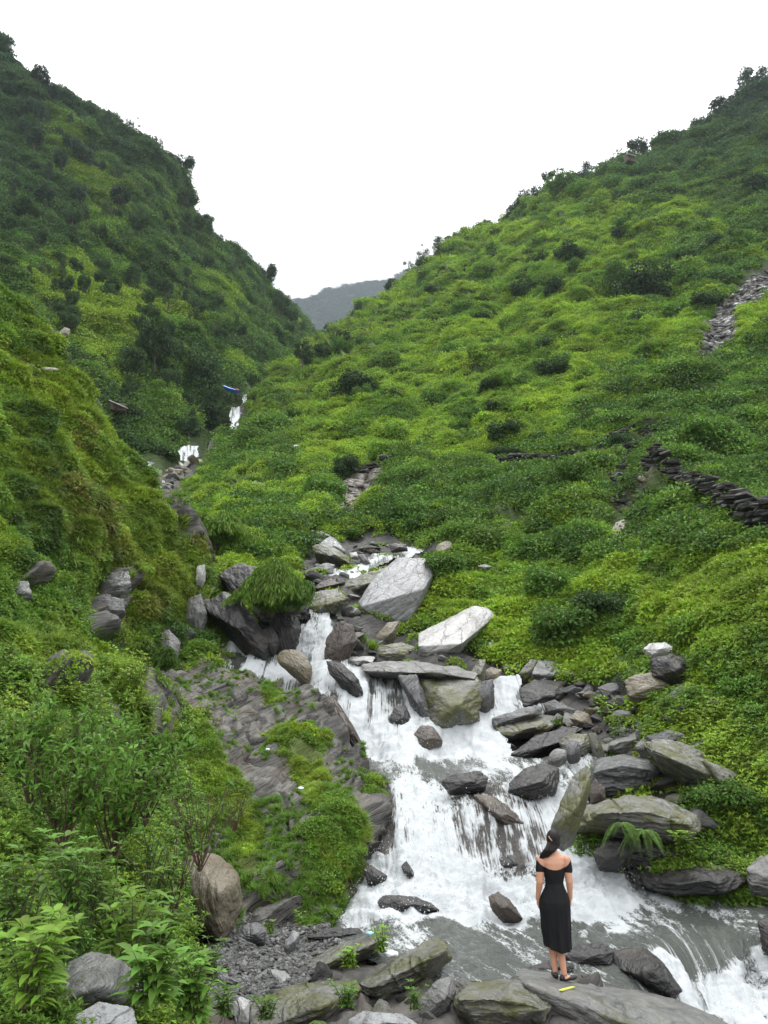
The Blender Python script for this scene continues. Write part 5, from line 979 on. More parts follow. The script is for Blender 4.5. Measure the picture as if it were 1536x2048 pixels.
ST = [(285,800,130,'round','dark',.62,'biggest dark tree clump on the left hillside above the pale-roofed hut'),(245,800,95,'round','dark',.7,'dark tree at the left of the big clump above the pale-roofed hut'),(330,800,100,'round','dark',.65,'dark tree at the right of the big clump above the pale-roofed hut'),(390,810,80,'shrub','dark',.8,'dark shrub between the tree clump and the far waterfall'),(405,850,50,'shrub','dark',.9,'dark shrub beside the tall far waterfall'),
 (340,478,36,'sparse','bright',1.2,'light green flat tree with a visible trunk on the left hillside'),(40,470,60,'round','dark',.8,'dark tree high at the left edge of the photo'),(205,640,40,'shrub','dark',.8,'dark bush above the white roofs of the left hillside'),(120,650,40,'shrub','dark',.8,'dark bush in the bright patch of the left hillside'),(430,735,40,'round','dark',.9,'tree above the blue tarp'),(250,840,46,'shrub','mid',1.3,'light green bamboo-like bush below the pale-roofed hut'),(420,650,40,'round','dark',.9,'tree on the wooded spur of the left hillside')]
for i, (u, v, hp, kd, shd, wd, lb) in enumerate(ST):
    X, d = on(lhill, u, v); put_tree('tree' if kd != 'shrub' else 'shrub', 'tree' if kd != 'shrub' else 'shrub', lb, kd, shd, i % 2, X, hp * d / FPX * 1.2, wd)
for i in range(190):
    for _ in range(60):
        u, v = rng.uniform(0, 600), rng.uniform(180, 900)
        if v > ip(RIDGE_L, u) + 20 and v < ip(RIDGE_N + [(500, 900)], u) - 10 and (u < 420 or v < 730): break
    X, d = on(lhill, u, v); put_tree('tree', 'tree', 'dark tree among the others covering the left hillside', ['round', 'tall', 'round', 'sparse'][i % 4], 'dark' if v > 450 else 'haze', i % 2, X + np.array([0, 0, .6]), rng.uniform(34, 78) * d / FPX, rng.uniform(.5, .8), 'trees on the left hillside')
# arching bushes with narrow hanging leaves
def arching_bush(u, v, d, w, h, label, n=90, col='mid', leafl=.1, seed=5):
    X = P(u, v, d); r = empty('drooping_bush', X, label, 'bush'); st = []; cen, dr, ln = [], [], []
    cls = [(rng.uniform(0, 6.28), rng.uniform(.1, 1), rng.uniform(.55, 1.08)) for _ in range(13)]
    for i in range(n):
        ca, cr_, ch_ = cls[rng.integers(13)]; a = ca + rng.normal(0, .35); R_ = w * .5 * math.sqrt(cr_) * rng.uniform(.7, 1.12); hh = h * ch_ * rng.uniform(.8, 1.05) * (1 - .25 * (R_ / (w * .5)) ** 3); e = np.array([math.cos(a) * R_, math.sin(a) * R_ * .8, 0])
        pts = [e * (.08 + .92 * t * (.45 + .55 * t)) + np.array([0, 0, hh * (2.5 * t - 2.1 * t * t)]) for t in np.linspace(0, 1, 7)]; st.append(tube(pts, np.linspace(.009, .003, 7), 3))
        for t in np.linspace(.12, 1, 38):
            k = t * 6; i0 = min(int(k), 5); c = pts[i0] * (1 - k + i0) + pts[i0 + 1] * (k - i0); tan = pts[i0 + 1] - pts[i0]; tan = tan / np.linalg.norm(tan)
            for s in range(2): cen.append(c + rng.normal(0, .035, 3)); dr.append(tan * .5 + rdir(1)[0] * .65 + np.array([0, 0, -.75])); ln.append(leafl * rng.uniform(.7, 1.4))
    V, F = join(st); mesh_obj('stems', V, F, M['stem'], r); cen, dr, ln = map(np.array, (cen, dr, ln)); m = len(cen)
    link_mesh(leaves_mesh('foliage', cen, dr, rdir(m) + np.array([0, -.3, .8]), ln, ln * .2, fixed_leaf(col, GC[col])), 'foliage', r)
arching_bush(540, 1235, 24.6, 2.7, 2.5, 'large drooping feathery bush hanging over the upper left fall', 260, 'bright', .18)
arching_bush(598, 1222, 24.4, 1.5, 1.4, 'smaller drooping bush hanging down beside the centre fall', 70, 'mid', .15)
arching_bush(430, 1100, 33., 3.6, 2.2, 'feathery green bush above the large drooping one, beside the left slope', 150, 'bright', .2)
arching_bush(330, 1345, 19.5, .9, .75, 'leafy bush on the ledge at the top of the rock outcrop', 60, 'mid', .1)
# ferns
def fern(u, v, d, L, n, label, droop=.85, face=-1., col='mid', nm='fern'):
    r = empty(nm, P(u, v, d), label, 'fern'); 
    for i in range(n):
        droop_ = droop; droop = droop * rng.uniform(.7, 1.5); a = math.pi * (1.5 + (i / max(n - 1, 1) - .5) * 1.5) + rng.normal(0, .3); dv = np.array([math.cos(a), math.sin(a), 0]); l = L * rng.uniform(.5, 1.15); cen, dr, ln = [], [], []
        pts = [dv * l * t + np.array([0, 0, l * (.55 * t - (droop + .55) * t * t)]) for t in np.linspace(0, 1, 9)]; sd = np.array([-dv[1], dv[0], 0])
        for t in np.linspace(.08, .98, 26):
            k = t * 8; i0 = min(int(k), 7); c = pts[i0] * (1 - k + i0) + pts[i0 + 1] * (k - i0); tan = pts[i0 + 1] - pts[i0]; tan /= np.linalg.norm(tan)
            for s in (-1, 1): cen.append(c); dr.append(sd * s + tan * .45); ln.append(l * .2 * math.sin(math.pi * (t * .85 + .12)) + .008)
        V, F = tube(pts, np.linspace(.006, .002, 9), 3); ln = np.array(ln)
        link_mesh(leaves_mesh('frond', np.array(cen), np.array(dr), np.tile([0, -.2, 1.], (len(cen), 1)), ln, ln * .28, fixed_leaf(col, GC[col]), extra=(V, F, M['stem'])), 'frond', r); droop = droop_
fern(1245, 1648, 13.3, .46, 10, 'large fern drooping from under the big rounded mossy slab'); fern(1290, 1662, 13.2, .42, 8, 'second fern to the right, fronds hanging over the black stone')
fern(990, 1995, 8.9, .16, 5, 'tiny fern between the foreground boulders, left of the long wet slab'); fern(640, 2046, 7.7, .2, 7, 'small bright fern at the bottom of the photo by the stained boulder')
# leafy plants of the foreground
def leafy_plant(u, v, d, h, label, n=9, ls=.14, wr=.34, col='mid', lean=.5, name='leafy_plant', cat='plant', per=7):
    r = empty(name, P(u, v, d), label, cat); g = []; cen, dr, ln = [], [], []
    for i in range(n):
        a = rng.uniform(0, 6.28); l = h * rng.uniform(.6, 1.05); dv = np.array([math.cos(a), math.sin(a), 0]) * l * lean * rng.uniform(.3, 1.3); b = np.array([rng.normal(0, .12), rng.normal(0, .08), 0]) * h
        pts = [b + dv * t * t + np.array([0, 0, l * t]) for t in np.linspace(0, 1, 5)]; g.append(tube(pts, np.linspace(.006, .002, 5), 4))
        for k in range(per):
            t = .08 + .84 * k / per; c = b + dv * t * t + np.array([0, 0, l * t]); a0 = k * 1.57
            for s in (0, math.pi): aa = a0 + s + rng.normal(0, .2); cen.append(c); dr.append([math.cos(aa), math.sin(aa), rng.uniform(-.2, .35)]); ln.append(ls * rng.uniform(.35, .85))
        for k in range(5): aa = k * 1.257 + rng.uniform(0, .6); cen.append(pts[-1]); dr.append([math.cos(aa), math.sin(aa), .45]); ln.append(ls * rng.uniform(.45, .75))
    V, F = join(g); mesh_obj('stems', V, F, M['stem'], r); cen, dr, ln = np.array(cen), np.array(dr), np.array(ln)
    # broad leaves: four faces each, cupped along the midrib and bent at the tip
    nn = len(cen); nr = np.tile([0, 0, 1.], (nn, 1)) + rdir(nn) * .3; dr /= np.linalg.norm(dr, axis=1, keepdims=True); sd = np.cross(dr, nr); sd /= np.linalg.norm(sd, axis=1, keepdims=True); up = np.cross(sd, dr); L_ = ln[:, None]; W_ = L_ * wr * .5
    m1 = cen + dr * L_ * .35 - up * L_ * .0; m2 = cen + dr * L_ * .7 - up * L_ * .07; tip = cen + dr * L_ - up * L_ * .22
    V = np.stack([cen, m1 + sd * W_ + up * W_ * .35, m1, m1 - sd * W_ + up * W_ * .35, m2 + sd * W_ * .72 + up * W_ * .25, m2, m2 - sd * W_ * .72 + up * W_ * .25, tip], 1).reshape(-1, 3); k = np.arange(nn)[:, None] * 8
    F = np.concatenate([k + np.array(q) for q in [(0,1,2),(0,2,3),(1,4,5),(1,5,2),(2,5,6),(2,6,3),(4,7,5),(5,7,6)]])
    mesh_obj('leaves', V, F, fixed_leaf(col, GC[col]), r, smooth=True, attrs={'lv': np.repeat(rng.random(nn), 8)}); return r
LP = [(270,1905,5.6,.42,'plant with a big star of pointed leaves in front of the banded boulder',6,.2,.32,'bright'),(300,2010,5.0,.34,'large-leaved plant at the bottom, right of the banded boulder',10,.19,.36,'mid'),(60,2010,4.6,.4,'broad-leaved plant in the bottom left corner',10,.17,.4,'bright'),
 (90,1960,4.9,.3,'pale green plant left of the banded boulder',7,.15,.42,'bright'),(380,2040,5.4,.34,'dense dark-leaved plant left of the whitish foreground stone',16,.13,.42,'mid'),(315,1900,6.8,.36,'leafy plant under the big tan boulder',12,.15,.32,'mid'),(420,1960,7.6,.28,'low bright plant on the bank above the gravel',12,.1,.35,'mid'),
 (200,1850,5.8,.5,'tall leafy plant above the banded boulder',12,.13,.3,'mid'),(130,1830,5.6,.5,'tall plant with pointed leaves on the lower left',12,.15,.32,'mid'),(40,1880,5.,.45,'leafy plant at the left edge above the corner plant',12,.14,.36,'mid'),(330,1810,8.6,.5,'leafy stems rising in front of the big tan boulder',9,.14,.3,'mid'),(300,1760,8.,.6,'leafy stems left of the big tan boulder',10,.14,.3,'mid'),
 (765,1905,9.6,.26,'bright green plant with a tall sprig between two long foreground slabs',12,.1,.3,'bright'),(700,1935,9.3,.2,'low leafy plant against the long diagonal slab',14,.09,.34,'bright'),(690,2015,7.9,.2,'trailing plant at the right end of the big blunt boulder',12,.08,.4,'mid'),(530,2040,7.5,.18,'small plant under the big blunt boulder',9,.09,.35,'mid'),
 (830,2020,8.4,.2,'leafy sprig in the dark gap left of the narrow upright stone',8,.09,.3,'mid'),(450,2030,7.,.2,'low plant beside the whitish foreground stone',10,.09,.4,'mid'),(540,1868,11.,.16,'small sprig at the foot of the outcrop',5,.09,.35,'bright'),(1368,1705,13.4,.3,'cluster of bright leaves on the rocks beside the ferns',22,.11,.6,'bright'),(600,1845,11.6,.14,'tiny plant growing from the base of the outcrop',5,.08,.4,'bright')]
for u, v, d, h, lb, n, ls, wr, col in LP: leafy_plant(u, v, d, h, lb, n, ls, wr, col)
# half-bare twiggy shrubs on the left bank
def twig_mat():
    m, t, o = mat_new('reddish_twigs'); b = NB(t); pb = b.n('ShaderNodeBsdfPrincipled', {'Base Color': (.075, .04, .028, 1), 'Roughness': .7}); t.links.new(pb.outputs[0], o.inputs[0]); return m
M['twig'] = twig_mat()
def twiggy(u, v, d, h, label, n=16, leaves=260, spread=.45, col='mid'):
    r = empty('twiggy_shrub', P(u, v, d), label, 'shrub'); g = []; cen = []
    for i in range(n):
        a = rng.uniform(0, 6.28); l = h * rng.uniform(.6, 1.1); dv = np.array([math.cos(a), math.sin(a) * .6, 0]) * l * spread * rng.uniform(.2, 1.3); pts = [dv * t + rdir(1)[0] * .02 + np.array([0, 0, l * t]) for t in np.linspace(0, 1, 6)]; g.append(tube(pts, np.linspace(.008, .0025, 6), 4))
        for k in range(6):
            j = rng.integers(2, 6); e = pts[j] + (rdir(1)[0] * .5 + dv / (l + .01) + np.array([0, 0, .45])) * h * rng.uniform(.1, .22); g.append(tube([pts[j], e], [.004, .0015], 3)); cen += [e, (pts[j] + e) / 2]
    V, F = join(g); mesh_obj('stems', V, F, M['twig'], r); cen = np.array(cen); k = rng.integers(0, len(cen), leaves); ln = h * .1 * rng.uniform(.6, 1.3, leaves)
    link_mesh(leaves_mesh('foliage', cen[k] + rng.normal(0, h * .03, (leaves, 3)), rdir(leaves) + np.array([0, 0, .1]), rdir(leaves) * .5 + np.array([0, 0, 1.]), ln, ln * .38, fixed_leaf(col, GC[col])), 'foliage', r)
for q in [(400,1740,9.4,1.,'twiggy reddish shrub over the big tan boulder',14,90,.7),(225,1720,8.2,1.,'dark-stemmed shrub on the left bank with small leaves',22,800,.5),(290,1650,9.8,1.1,'dark-stemmed shrub further right on the left bank',22,800,.5),(120,1700,7.4,.9,'leafy bush with dark stems near the left edge',22,900,.5),(350,1830,8.6,.8,'tangle of dry reddish twigs low in front of the tan boulder',14,90,.8),
  (60,1620,7.8,.9,'leafy bush at the left edge below the bare rock ledge',20,900,.5),(180,1600,9.6,.9,'bushy shrub in the middle of the left bank',20,800,.5),(330,1560,14.5,.7,'small bushy shrub in front of the outcrop',12,260,.5),(470,1660,12.,.5,'sparse twiggy shrub growing on the outcrop',10,130,.6)]: twiggy(*q)
herb_d = lambda u, v: dens_n(u, v) * (1 - inpoly(u, v, [(360,1780),(700,1780),(700,2300),(400,2300),(405,1950)])) * (v > 1380) * np.where(inpoly(u, v, [(80,1890),(290,1890),(300,2030),(270,2070),(80,2080)]), .05, 1)
scatter('herb_cover', nslope, KH, 1500, herb_d, lambda u, v, d, X: (.05 + .022 * d) * rng.uniform(.6, 1.3, len(u)), lambda u, v, d, X: jit(mixc(np.broadcast_to(GR, (len(u), 3)), YG, .25 + fbm(X * .9, 3, 58) * 2)), .4, .05, (-60, 1380, 470, 2120))
scatter('herb_cover', land, KH, 1400, lambda u, v: vis_r(u, v) * (v > 1350), lambda u, v, d, X: (.1 + .015 * d) * rng.uniform(.6, 1.2, len(u)), lambda u, v, d, X: jit(mixc(np.broadcast_to(GR, (len(u), 3)), YG, .15 + fbm(X * .9, 3, 59) * 2)), .4, .05, (1000, 1330, 1600, 1800))
# ---------------------------------------------------------------- the woman on the slab
def capsule(a, b, ra, rb, n=14, sq=(1, 1)):
    "closed tapered capsule between two joints"
    a, b = np.array(a, float), np.array(b, float); t = b - a; L = np.linalg.norm(t); t /= L + 1e-9; x = np.cross(t, (0, 1, 0) if abs(t[1]) < .9 else (1, 0, 0)); x /= np.linalg.norm(x); y = np.cross(t, x)
    rings = []
    for k in range(5): th = math.pi / 2 * k / 5; rings.append((-math.cos(th) * ra, math.sin(th) * ra))
    for k in range(6): s = k / 5; rings.append((L * s, ra + (rb - ra) * s))
    for k in range(1, 6): th = math.pi / 2 * k / 5; rings.append((L + math.sin(th) * rb, math.cos(th) * rb))
    rings = [(z, max(r, 1e-4)) for z, r in rings]; V = []
    for z, r in rings:
        for j in range(n): c = 2 * math.pi * j / n; V.append(a + t * z + x * r * sq[0] * math.cos(c) + y * r * sq[1] * math.sin(c))
    return close_rings(np.array(V), len(rings), n)
def close_rings(V, m, n):
    F = []
    for i in range(m - 1):
        for j in range(n): q = i * n + j; r = i * n + (j + 1) % n; F += [(q, r, r + n), (q, r + n, q + n)]
    c0, c1 = len(V), len(V) + 1; V = np.concatenate([V, [V[:n].mean(0)], [V[-n:].mean(0)]])
    for j in range(n): F += [(c0, (j + 1) % n, j), (c1, (m - 1) * n + j, (m - 1) * n + (j + 1) % n)]
    return V, np.array(F)
def loft(secs, n=28):
    "closed solid through elliptical sections (cx, cy, z, rx, ry)"
    V = []
    for cx, cy_, z, rx, ry in secs:
        for j in range(n): c = 2 * math.pi * j / n; V.append((cx + rx * math.cos(c), cy_ + ry * math.sin(c), z))
    return close_rings(np.array(V), len(secs), n)
def ell(c, r, rot=None):
    S, F = ico(3); V = S * np.array(r)
    if rot is not None: V = V @ np.array(Euler(rot).to_matrix()).T
    return V + np.array(c), F
def weld(name, parts, voxel, smooth, mat, parent=None, link=True):
    V, F = join(parts); o = mesh_obj(name + '_raw', V, F); md = o.modifiers.new('r', 'REMESH'); md.mode = 'VOXEL'; md.voxel_size = voxel
    s = o.modifiers.new('s', 'SMOOTH'); s.iterations = smooth; s.factor = .5
    dg = bpy.context.evaluated_depsgraph_get(); me = bpy.data.meshes.new_from_object(o.evaluated_get(dg)); bpy.data.objects.remove(o)
    me.name = name; me.polygons.foreach_set('use_smooth', np.ones(len(me.polygons), bool)); me.materials.clear(); me.materials.append(mat)
    o = bpy.data.objects.new(name, me); sc.collection.objects.link(o); o.parent = parent; return o
def simple_mat(name, col, rough=.6, bump=0, scale=20, sss=0, col2=None, spec=.4):
    m, t, o = mat_new(name); b = NB(t); v = coords(b); nz = b.noise(v, scale, 5); c = b.mix(nz, col, col2 or tuple(x * 1.25 for x in col))
    k = {'Base Color': c, 'Roughness': rough, 'Specular IOR Level': spec}
    if bump: k['Normal'] = b.n('ShaderNodeBump', {'Height': nz, 'Strength': bump, 'Distance': .01}).outputs[0]
    if sss: k['Subsurface Weight'] = sss; k['Subsurface Radius'] = (.02, .008, .004)
    t.links.new(b.n('ShaderNodeBsdfPrincipled', k).outputs[0], o.inputs[0]); return m
def hair_mat():
    m, t, o = mat_new('dark_hair'); b = NB(t); v = coords(b, (60, 60, 3)); nz = b.noise(v, 2, 4)
    t.links.new(b.n('ShaderNodeBsdfPrincipled', {'Base Color': b.mix(nz, (.004, .0035, .0035), (.018, .013, .011)), 'Specular IOR Level': .25, 'Roughness': .5, 'Normal': b.n('ShaderNodeBump', {'Height': nz, 'Strength': .6, 'Distance': .008}).outputs[0]}).outputs[0], o.inputs[0]); return m
M['skin'] = simple_mat('skin', (.52, .26, .16), .55, .08, 9, .12, (.6, .33, .22)); M['dress'] = simple_mat('black_crepe', (.008, .008, .009), .8, .25, 45, spec=.25); M['hair'] = hair_mat()
M['shoe'] = simple_mat('black_leather', (.012, .011, .012), .45); M['clip'] = simple_mat('gilt_clip', (.45, .3, .16), .35)
def person():
    bpy.context.view_layer.update(); dgr = bpy.context.evaluated_depsgraph_get()
    o0 = Vector((0, 0, CAMZ)); best = None
    slab = [o for o in sc.objects if o.get('label') == 'long wet slate slab the woman stands on'][0]
    inv = slab.matrix_world.inverted()
    def hit(u, v):
        a = Vector(P(u, v, 10.)) - o0; ok, l, n, i = slab.ray_cast(inv @ o0, (inv.to_3x3() @ a).normalized()); return slab.matrix_world @ l if ok else None
    h = hit(1117, 1957) or Vector(P(1117, 1957, 10.)); print('FEET', h, hit(1105, 1951), hit(1130, 1960))
    rt = empty('person', h, 'woman with long dark hair in a black off-shoulder dress, seen from behind on the slab', 'person', rot=(0, 0, -.04))
    k = h[1] / 10.0; rt.scale = (k * .965, k * .965, k * .965)
    def gz(x, y):
        p = slab.matrix_world.inverted() @ (rt_m @ Vector((x, y, 2))); q = slab.matrix_world.inverted() @ (rt_m @ Vector((x, y, -1))); ok, l, n, i = slab.ray_cast(p, (q - p).normalized())
        return (rt_m.inverted() @ (slab.matrix_world @ l))[2] if ok else 0.
    bpy.context.view_layer.update(); rt_m = rt.matrix_world.copy()
    zl, zr = gz(-.045, -.01), gz(.055, -.07)
    LA, RA = np.array([-.035, .0, .075 + zl]), np.array([.06, -.06, .075 + zr])       # ankles
    LKn, RKn = np.array([-.06, .035, .46]), np.array([.02, .03, .45]); LH, RH = np.array([-.085, 0, .84]), np.array([.075, 0, .84])
    B = [capsule(LH, LKn, .088, .058), capsule(RH, RKn, .088, .058), capsule(LKn, LA + (0, 0, .0), .057, .033), capsule(LKn * .68 + LA * .32 - (0, .012, 0), LKn * .3 + LA * .7, .058, .038), capsule(RKn, RA, .057, .033), capsule(RKn * .68 + RA * .32 - (0, .012, 0), RKn * .3 + RA * .7, .058, .038),
      capsule(LA - (0, .012, .04), LA + (0, .13, -.052), .027, .02, sq=(1.3, .8)), capsule(RA - (-.0, .005, .04), RA + (.115, .055, -.052), .027, .02, sq=(.9, 1.2)),
      loft([(-.005, 0, .78, .12, .09), (-.005, -.012, .84, .165, .115), (-.003, -.005, .92, .15, .10), (0, 0, 1.0, .1, .08), (0, 0, 1.04, .092, .076), (0, 0, 1.12, .108, .086), (0, 0, 1.2, .13, .096), (0, -.002, 1.27, .142, .09), (0, -.005, 1.33, .13, .068), (0, 0, 1.365, .09, .052), (0, .002, 1.39, .055, .047)]),
      capsule((0, .0, 1.34), (.004, .012, 1.45), .052, .047), ell((-.14, -.005, 1.305), (.052, .05, .05)), ell((.14, -.005, 1.305), (.052, .05, .05)), ell((.0, .05, 1.2), (.12, .06, .06))]
    # head, face towards the falls
    hc = np.array([.012, .02, 1.53]); hr = (0, 0, -.35)
    def hp(x, y, z): return np.array(Euler(hr).to_matrix()) @ np.array([x, y, z]) + hc
    B += [ell(hc, (.073, .09, .1), hr), ell(hp(0, .03, -.05), (.055, .06, .058), hr), capsule(hp(0, .09, .012), hp(0, .108, -.018), .008, .012), ell(hp(0, .083, -.052), (.024, .012, .009), hr), ell(hp(0, .07, -.09), (.022, .02, .018), hr),
       ell(hp(-.074, -.005, -.01), (.01, .02, .03), hr), ell(hp(.074, -.005, -.01), (.01, .02, .03), hr), ell(hp(-.03, .075, .02), (.017, .012, .01), hr), ell(hp(.03, .075, .02), (.017, .012, .01), hr)]
    for s, sh, el, wr, hd in ((-1, (-.150, -.005, 1.3), (-.178, -.035, 1.06), (-.205, .01, .865), (-.2, .035, .80)), (1, (.150, -.005, 1.3), (.172, -.03, 1.06), (.183, .01, .87), (.178, .03, .805))):
        sh, el, wr, hd = map(np.array, (sh, el, wr, hd)); B += [capsule(sh, el, .054, .043), capsule(el, wr, .042, .026), capsule(el * .8 + wr * .2, el * .5 + wr * .5, .041, .034), capsule(wr, hd, .022, .026, sq=(.62, 1.25))]
        pd = (hd - wr); pd /= np.linalg.norm(pd)
        for i in range(4):
            off = np.array([0, (i - 1.5) * .0165, 0]); l = (.066, .074, .07, .056)[i]; a = hd + off + pd * .016; b_ = a + pd * l * .45 + np.array([-s * .006, .002, 0]); c = b_ + (pd * .7 + np.array([-s * .45, 0, 0])) * l * .33; e = c + (pd * .35 + np.array([-s * .75, 0, .1])) * l * .26
            B += [capsule(a, b_, .0088, .008, 8), capsule(b_, c, .008, .0073, 8), capsule(c, e, .0073, .0062, 8)]
        t0 = wr + pd * .025 + np.array([-s * .002, .02, 0]); t1 = t0 + np.array([-s * .012, .026, -.028]); t2 = t1 + np.array([-s * .01, .006, -.028]); B += [capsule(t0, t1, .0115, .0095, 8), capsule(t1, t2, .0095, .0075, 8)]
    weld('body', B, .0042, 3, M['skin'], rt)
    # dress: bodice, short sleeves, full skirt with folds
    secs = []; n = 72; V = []
    prof = [(.335, .004, .155, .125, 1), (.42, .002, .156, .122, .85), (.55, -.008, .170, .125, .6), (.66, -.008, .175, .13, .35), (.76, -.008, .183, .138, .15), (.84, -.006, .178, .135, .05), (.92, -.004, .152, .116, .03), (.98, 0, .122, .1, .02), (1.04, 0, .101, .086, .02), (1.12, 0, .117, .098, .01), (1.2, 0, .137, .108, 0), (1.27, 0, .148, .1, 0), (1.33, 0, .144, .085, 0)]
    def dp(z, i): return np.interp(z, [p[0] for p in prof], [p[i] for p in prof])
    zs = np.linspace(.335, 1.33, 60)
    for z in zs:
        for j in range(n):
            c = 2 * math.pi * j / n; f = 1 + dp(z, 4) * (.085 * math.sin(9 * c + 1.2 + z) + .04 * math.sin(17 * c + z * 3)) + .02 * math.sin(4 * c + z * 31 + 2 * math.sin(3 * c)) * math.exp(-((z - .98) / .13) ** 2) + .012 * math.sin(7 * c + z * 14)
            zz = z + (z < .36) * (-.03 * math.exp(-((c - 4.9) / .7) ** 2) + .025 * math.cos(c - math.pi)); V.append((dp(z, 1) + dp(z, 2) * f * math.cos(c), dp(z, 3) * f * math.sin(c), zz))
    D_ = [close_rings(np.array(V), len(zs), n)]
    for s in (-1, 1): D_ += [capsule((s * .146, -.004, 1.335), (s * .164, -.014, 1.19), .054, .056), ell((s * .1, 0, 1.25), (.08, .088, .05))]
    dr = weld('dress', D_, .0055, 4, M['dress'], rt); me = dr.data; bm = bmesh.new(); bm.from_mesh(me)
    def cutz(x, y): return 1.205 + 1.9 * x * x + .3 * max(0, abs(x) - .14) + (.03 if y > 0 else 0)
    kill = [v for v in bm.verts if v.co.z > cutz(v.co.x, v.co.y) or (abs(v.co.x) > .125 and v.co.z < 1.16 and v.co.z > 1.03)]
    bmesh.ops.delete(bm, geom=kill, context='VERTS'); bm.to_mesh(me); bm.free()
    md = dr.modifiers.new('cloth', 'SOLIDIFY'); md.thickness = .004; md.offset = 0
    # hair
    Hh = [ell(hc + (0, -.012, .014), (.084, .096, .104), hr), ell(hc + (-.004, -.05, -.035), (.078, .055, .085)), ell(hc + (-.04, -.02, -.08), (.05, .06, .07))]
    for i in range(26):
        t = rng.random(); q = rng.random(); a = hc + np.array([-.06 + .1 * t, -.075 + .03 * q, -.03 - .04 * q]); w1 = np.array([-.105 + .105 * t, -.085 + .04 * q, 1.42]); w2 = np.array([-.155 + .075 * t, -.065 + .05 * q, 1.36 - .01 * t]); w3 = np.array([-.178 + .02 * t, -.02 + .05 * q, 1.28]); w4 = np.array([-.205 + .014 * t + rng.normal(0, .004), .01 + .05 * q, 1.19 - .06 * q + rng.normal(0, .02)])
        Hh += [capsule(a, w1, .024, .021, 8), capsule(w1, w2, .021, .017, 8)]
        if t < .8: Hh += [capsule(w2, w3, .016, .01, 8), capsule(w3, w4, .01, .003, 8)]
    weld('hair', Hh, .0045, 2, M['hair'], rt)
    V, F = join([capsule(hc + (-.06, -.085, .03), hc + (-.035, -.108, -.0), .006, .005, 8), capsule(hc + (-.064, -.078, .045), hc + (-.06, -.085, .03), .005, .006, 8)]); mesh_obj('hair_clip', V, F, M['clip'], rt)
    for A, dv in ((LA, np.array([0, 1, 0])), (RA, np.array([.9, .42, 0]))):
        dv = dv / np.linalg.norm(dv); yaw = math.atan2(dv[1], dv[0]) - math.pi / 2; z0 = A[2] - .075
        S = weld('shoe', [ell(A * (1, 1, 0) + dv * .06 + (0, 0, z0 + .022), (.04, .118, .026), (0, 0, yaw)), ell(A * (1, 1, 0) - dv * .025 + (0, 0, z0 + .032), (.033, .04, .036), (0, 0, yaw)), capsule(A * (1, 1, 0) - dv * .03 + (0, 0, z0 + .01), A * (1, 1, 0) + dv * .13 + (0, 0, z0 + .008), .03, .025, sq=(.4, 1) if abs(dv[0]) < .5 else (.4, 1))], .004, 2, M['shoe'], rt)
person()
# ---------------------------------------------------------------- small things
def flat_mat(name, col, rough=.6): return simple_mat(name, col, rough, .1, 12)
M['sign'] = flat_mat('white_sign_paint', (.7, .72, .66)); M['ink'] = flat_mat('sign_lines', (.1, .2, .12)); M['tarp'] = flat_mat('blue_tarpaulin', (.01, .11, .42), .4); M['red'] = flat_mat('red_plastic', (.6, .03, .05), .4)
M['blue'] = flat_mat('pale_blue_plastic', (.35, .6, .8), .3); M['yellow'] = flat_mat('yellow_plastic', (.55, .58, .1), .5); M['tin'] = flat_mat('pale_tin_roof', (.45, .43, .4), .5); M['wall'] = flat_mat('dark_plank_wall', (.08, .06, .045), .8); M['litter'] = flat_mat('white_plastic', (.75, .77, .8), .4)
def box(c, s, R=None):
    V = np.array([(x, y, z) for x in (-.5, .5) for y in (-.5, .5) for z in (-.5, .5)]) * np.array(s)
    if R is not None: V = V @ np.array(Euler(R).to_matrix()).T
    return V + np.array(c), np.array([(0, 1, 3), (0, 3, 2), (4, 6, 7), (4, 7, 5), (0, 4, 5), (0, 5, 1), (2, 3, 7), (2, 7, 6), (0, 2, 6), (0, 6, 4), (1, 5, 7), (1, 7, 3)])
def bevel(o, w):
    md = o.modifiers.new('bevel', 'BEVEL'); md.width = w; md.segments = 2; return o
# sign board on the slope
X, d = on(land, 596, 925); r = empty('sign_board', X, 'small white sign board on two posts in the grass of the right hillside', 'sign'); s = d / FPX
V, F = box((0, 0, 17 * s), (14 * s, .04, 12 * s)); bevel(mesh_obj('board', V, F, M['sign'], r, smooth=False), .01)
V, F = join([box((-1.2 * s + (i % 2) * 1.0 * s, -.03, (20.5 - 2.2 * i) * s), ((9 - (i % 2) * 1.5) * s, .012, .8 * s)) for i in range(4)]); mesh_obj('lettering', V, F, M['ink'], r, smooth=False)
for a in (-5, 5): V, F = tube([(a * s, .03, -2 * s), (a * s, .03, 14 * s)], [.04, .04], 8); mesh_obj('post', V, F, M['bark'], r)
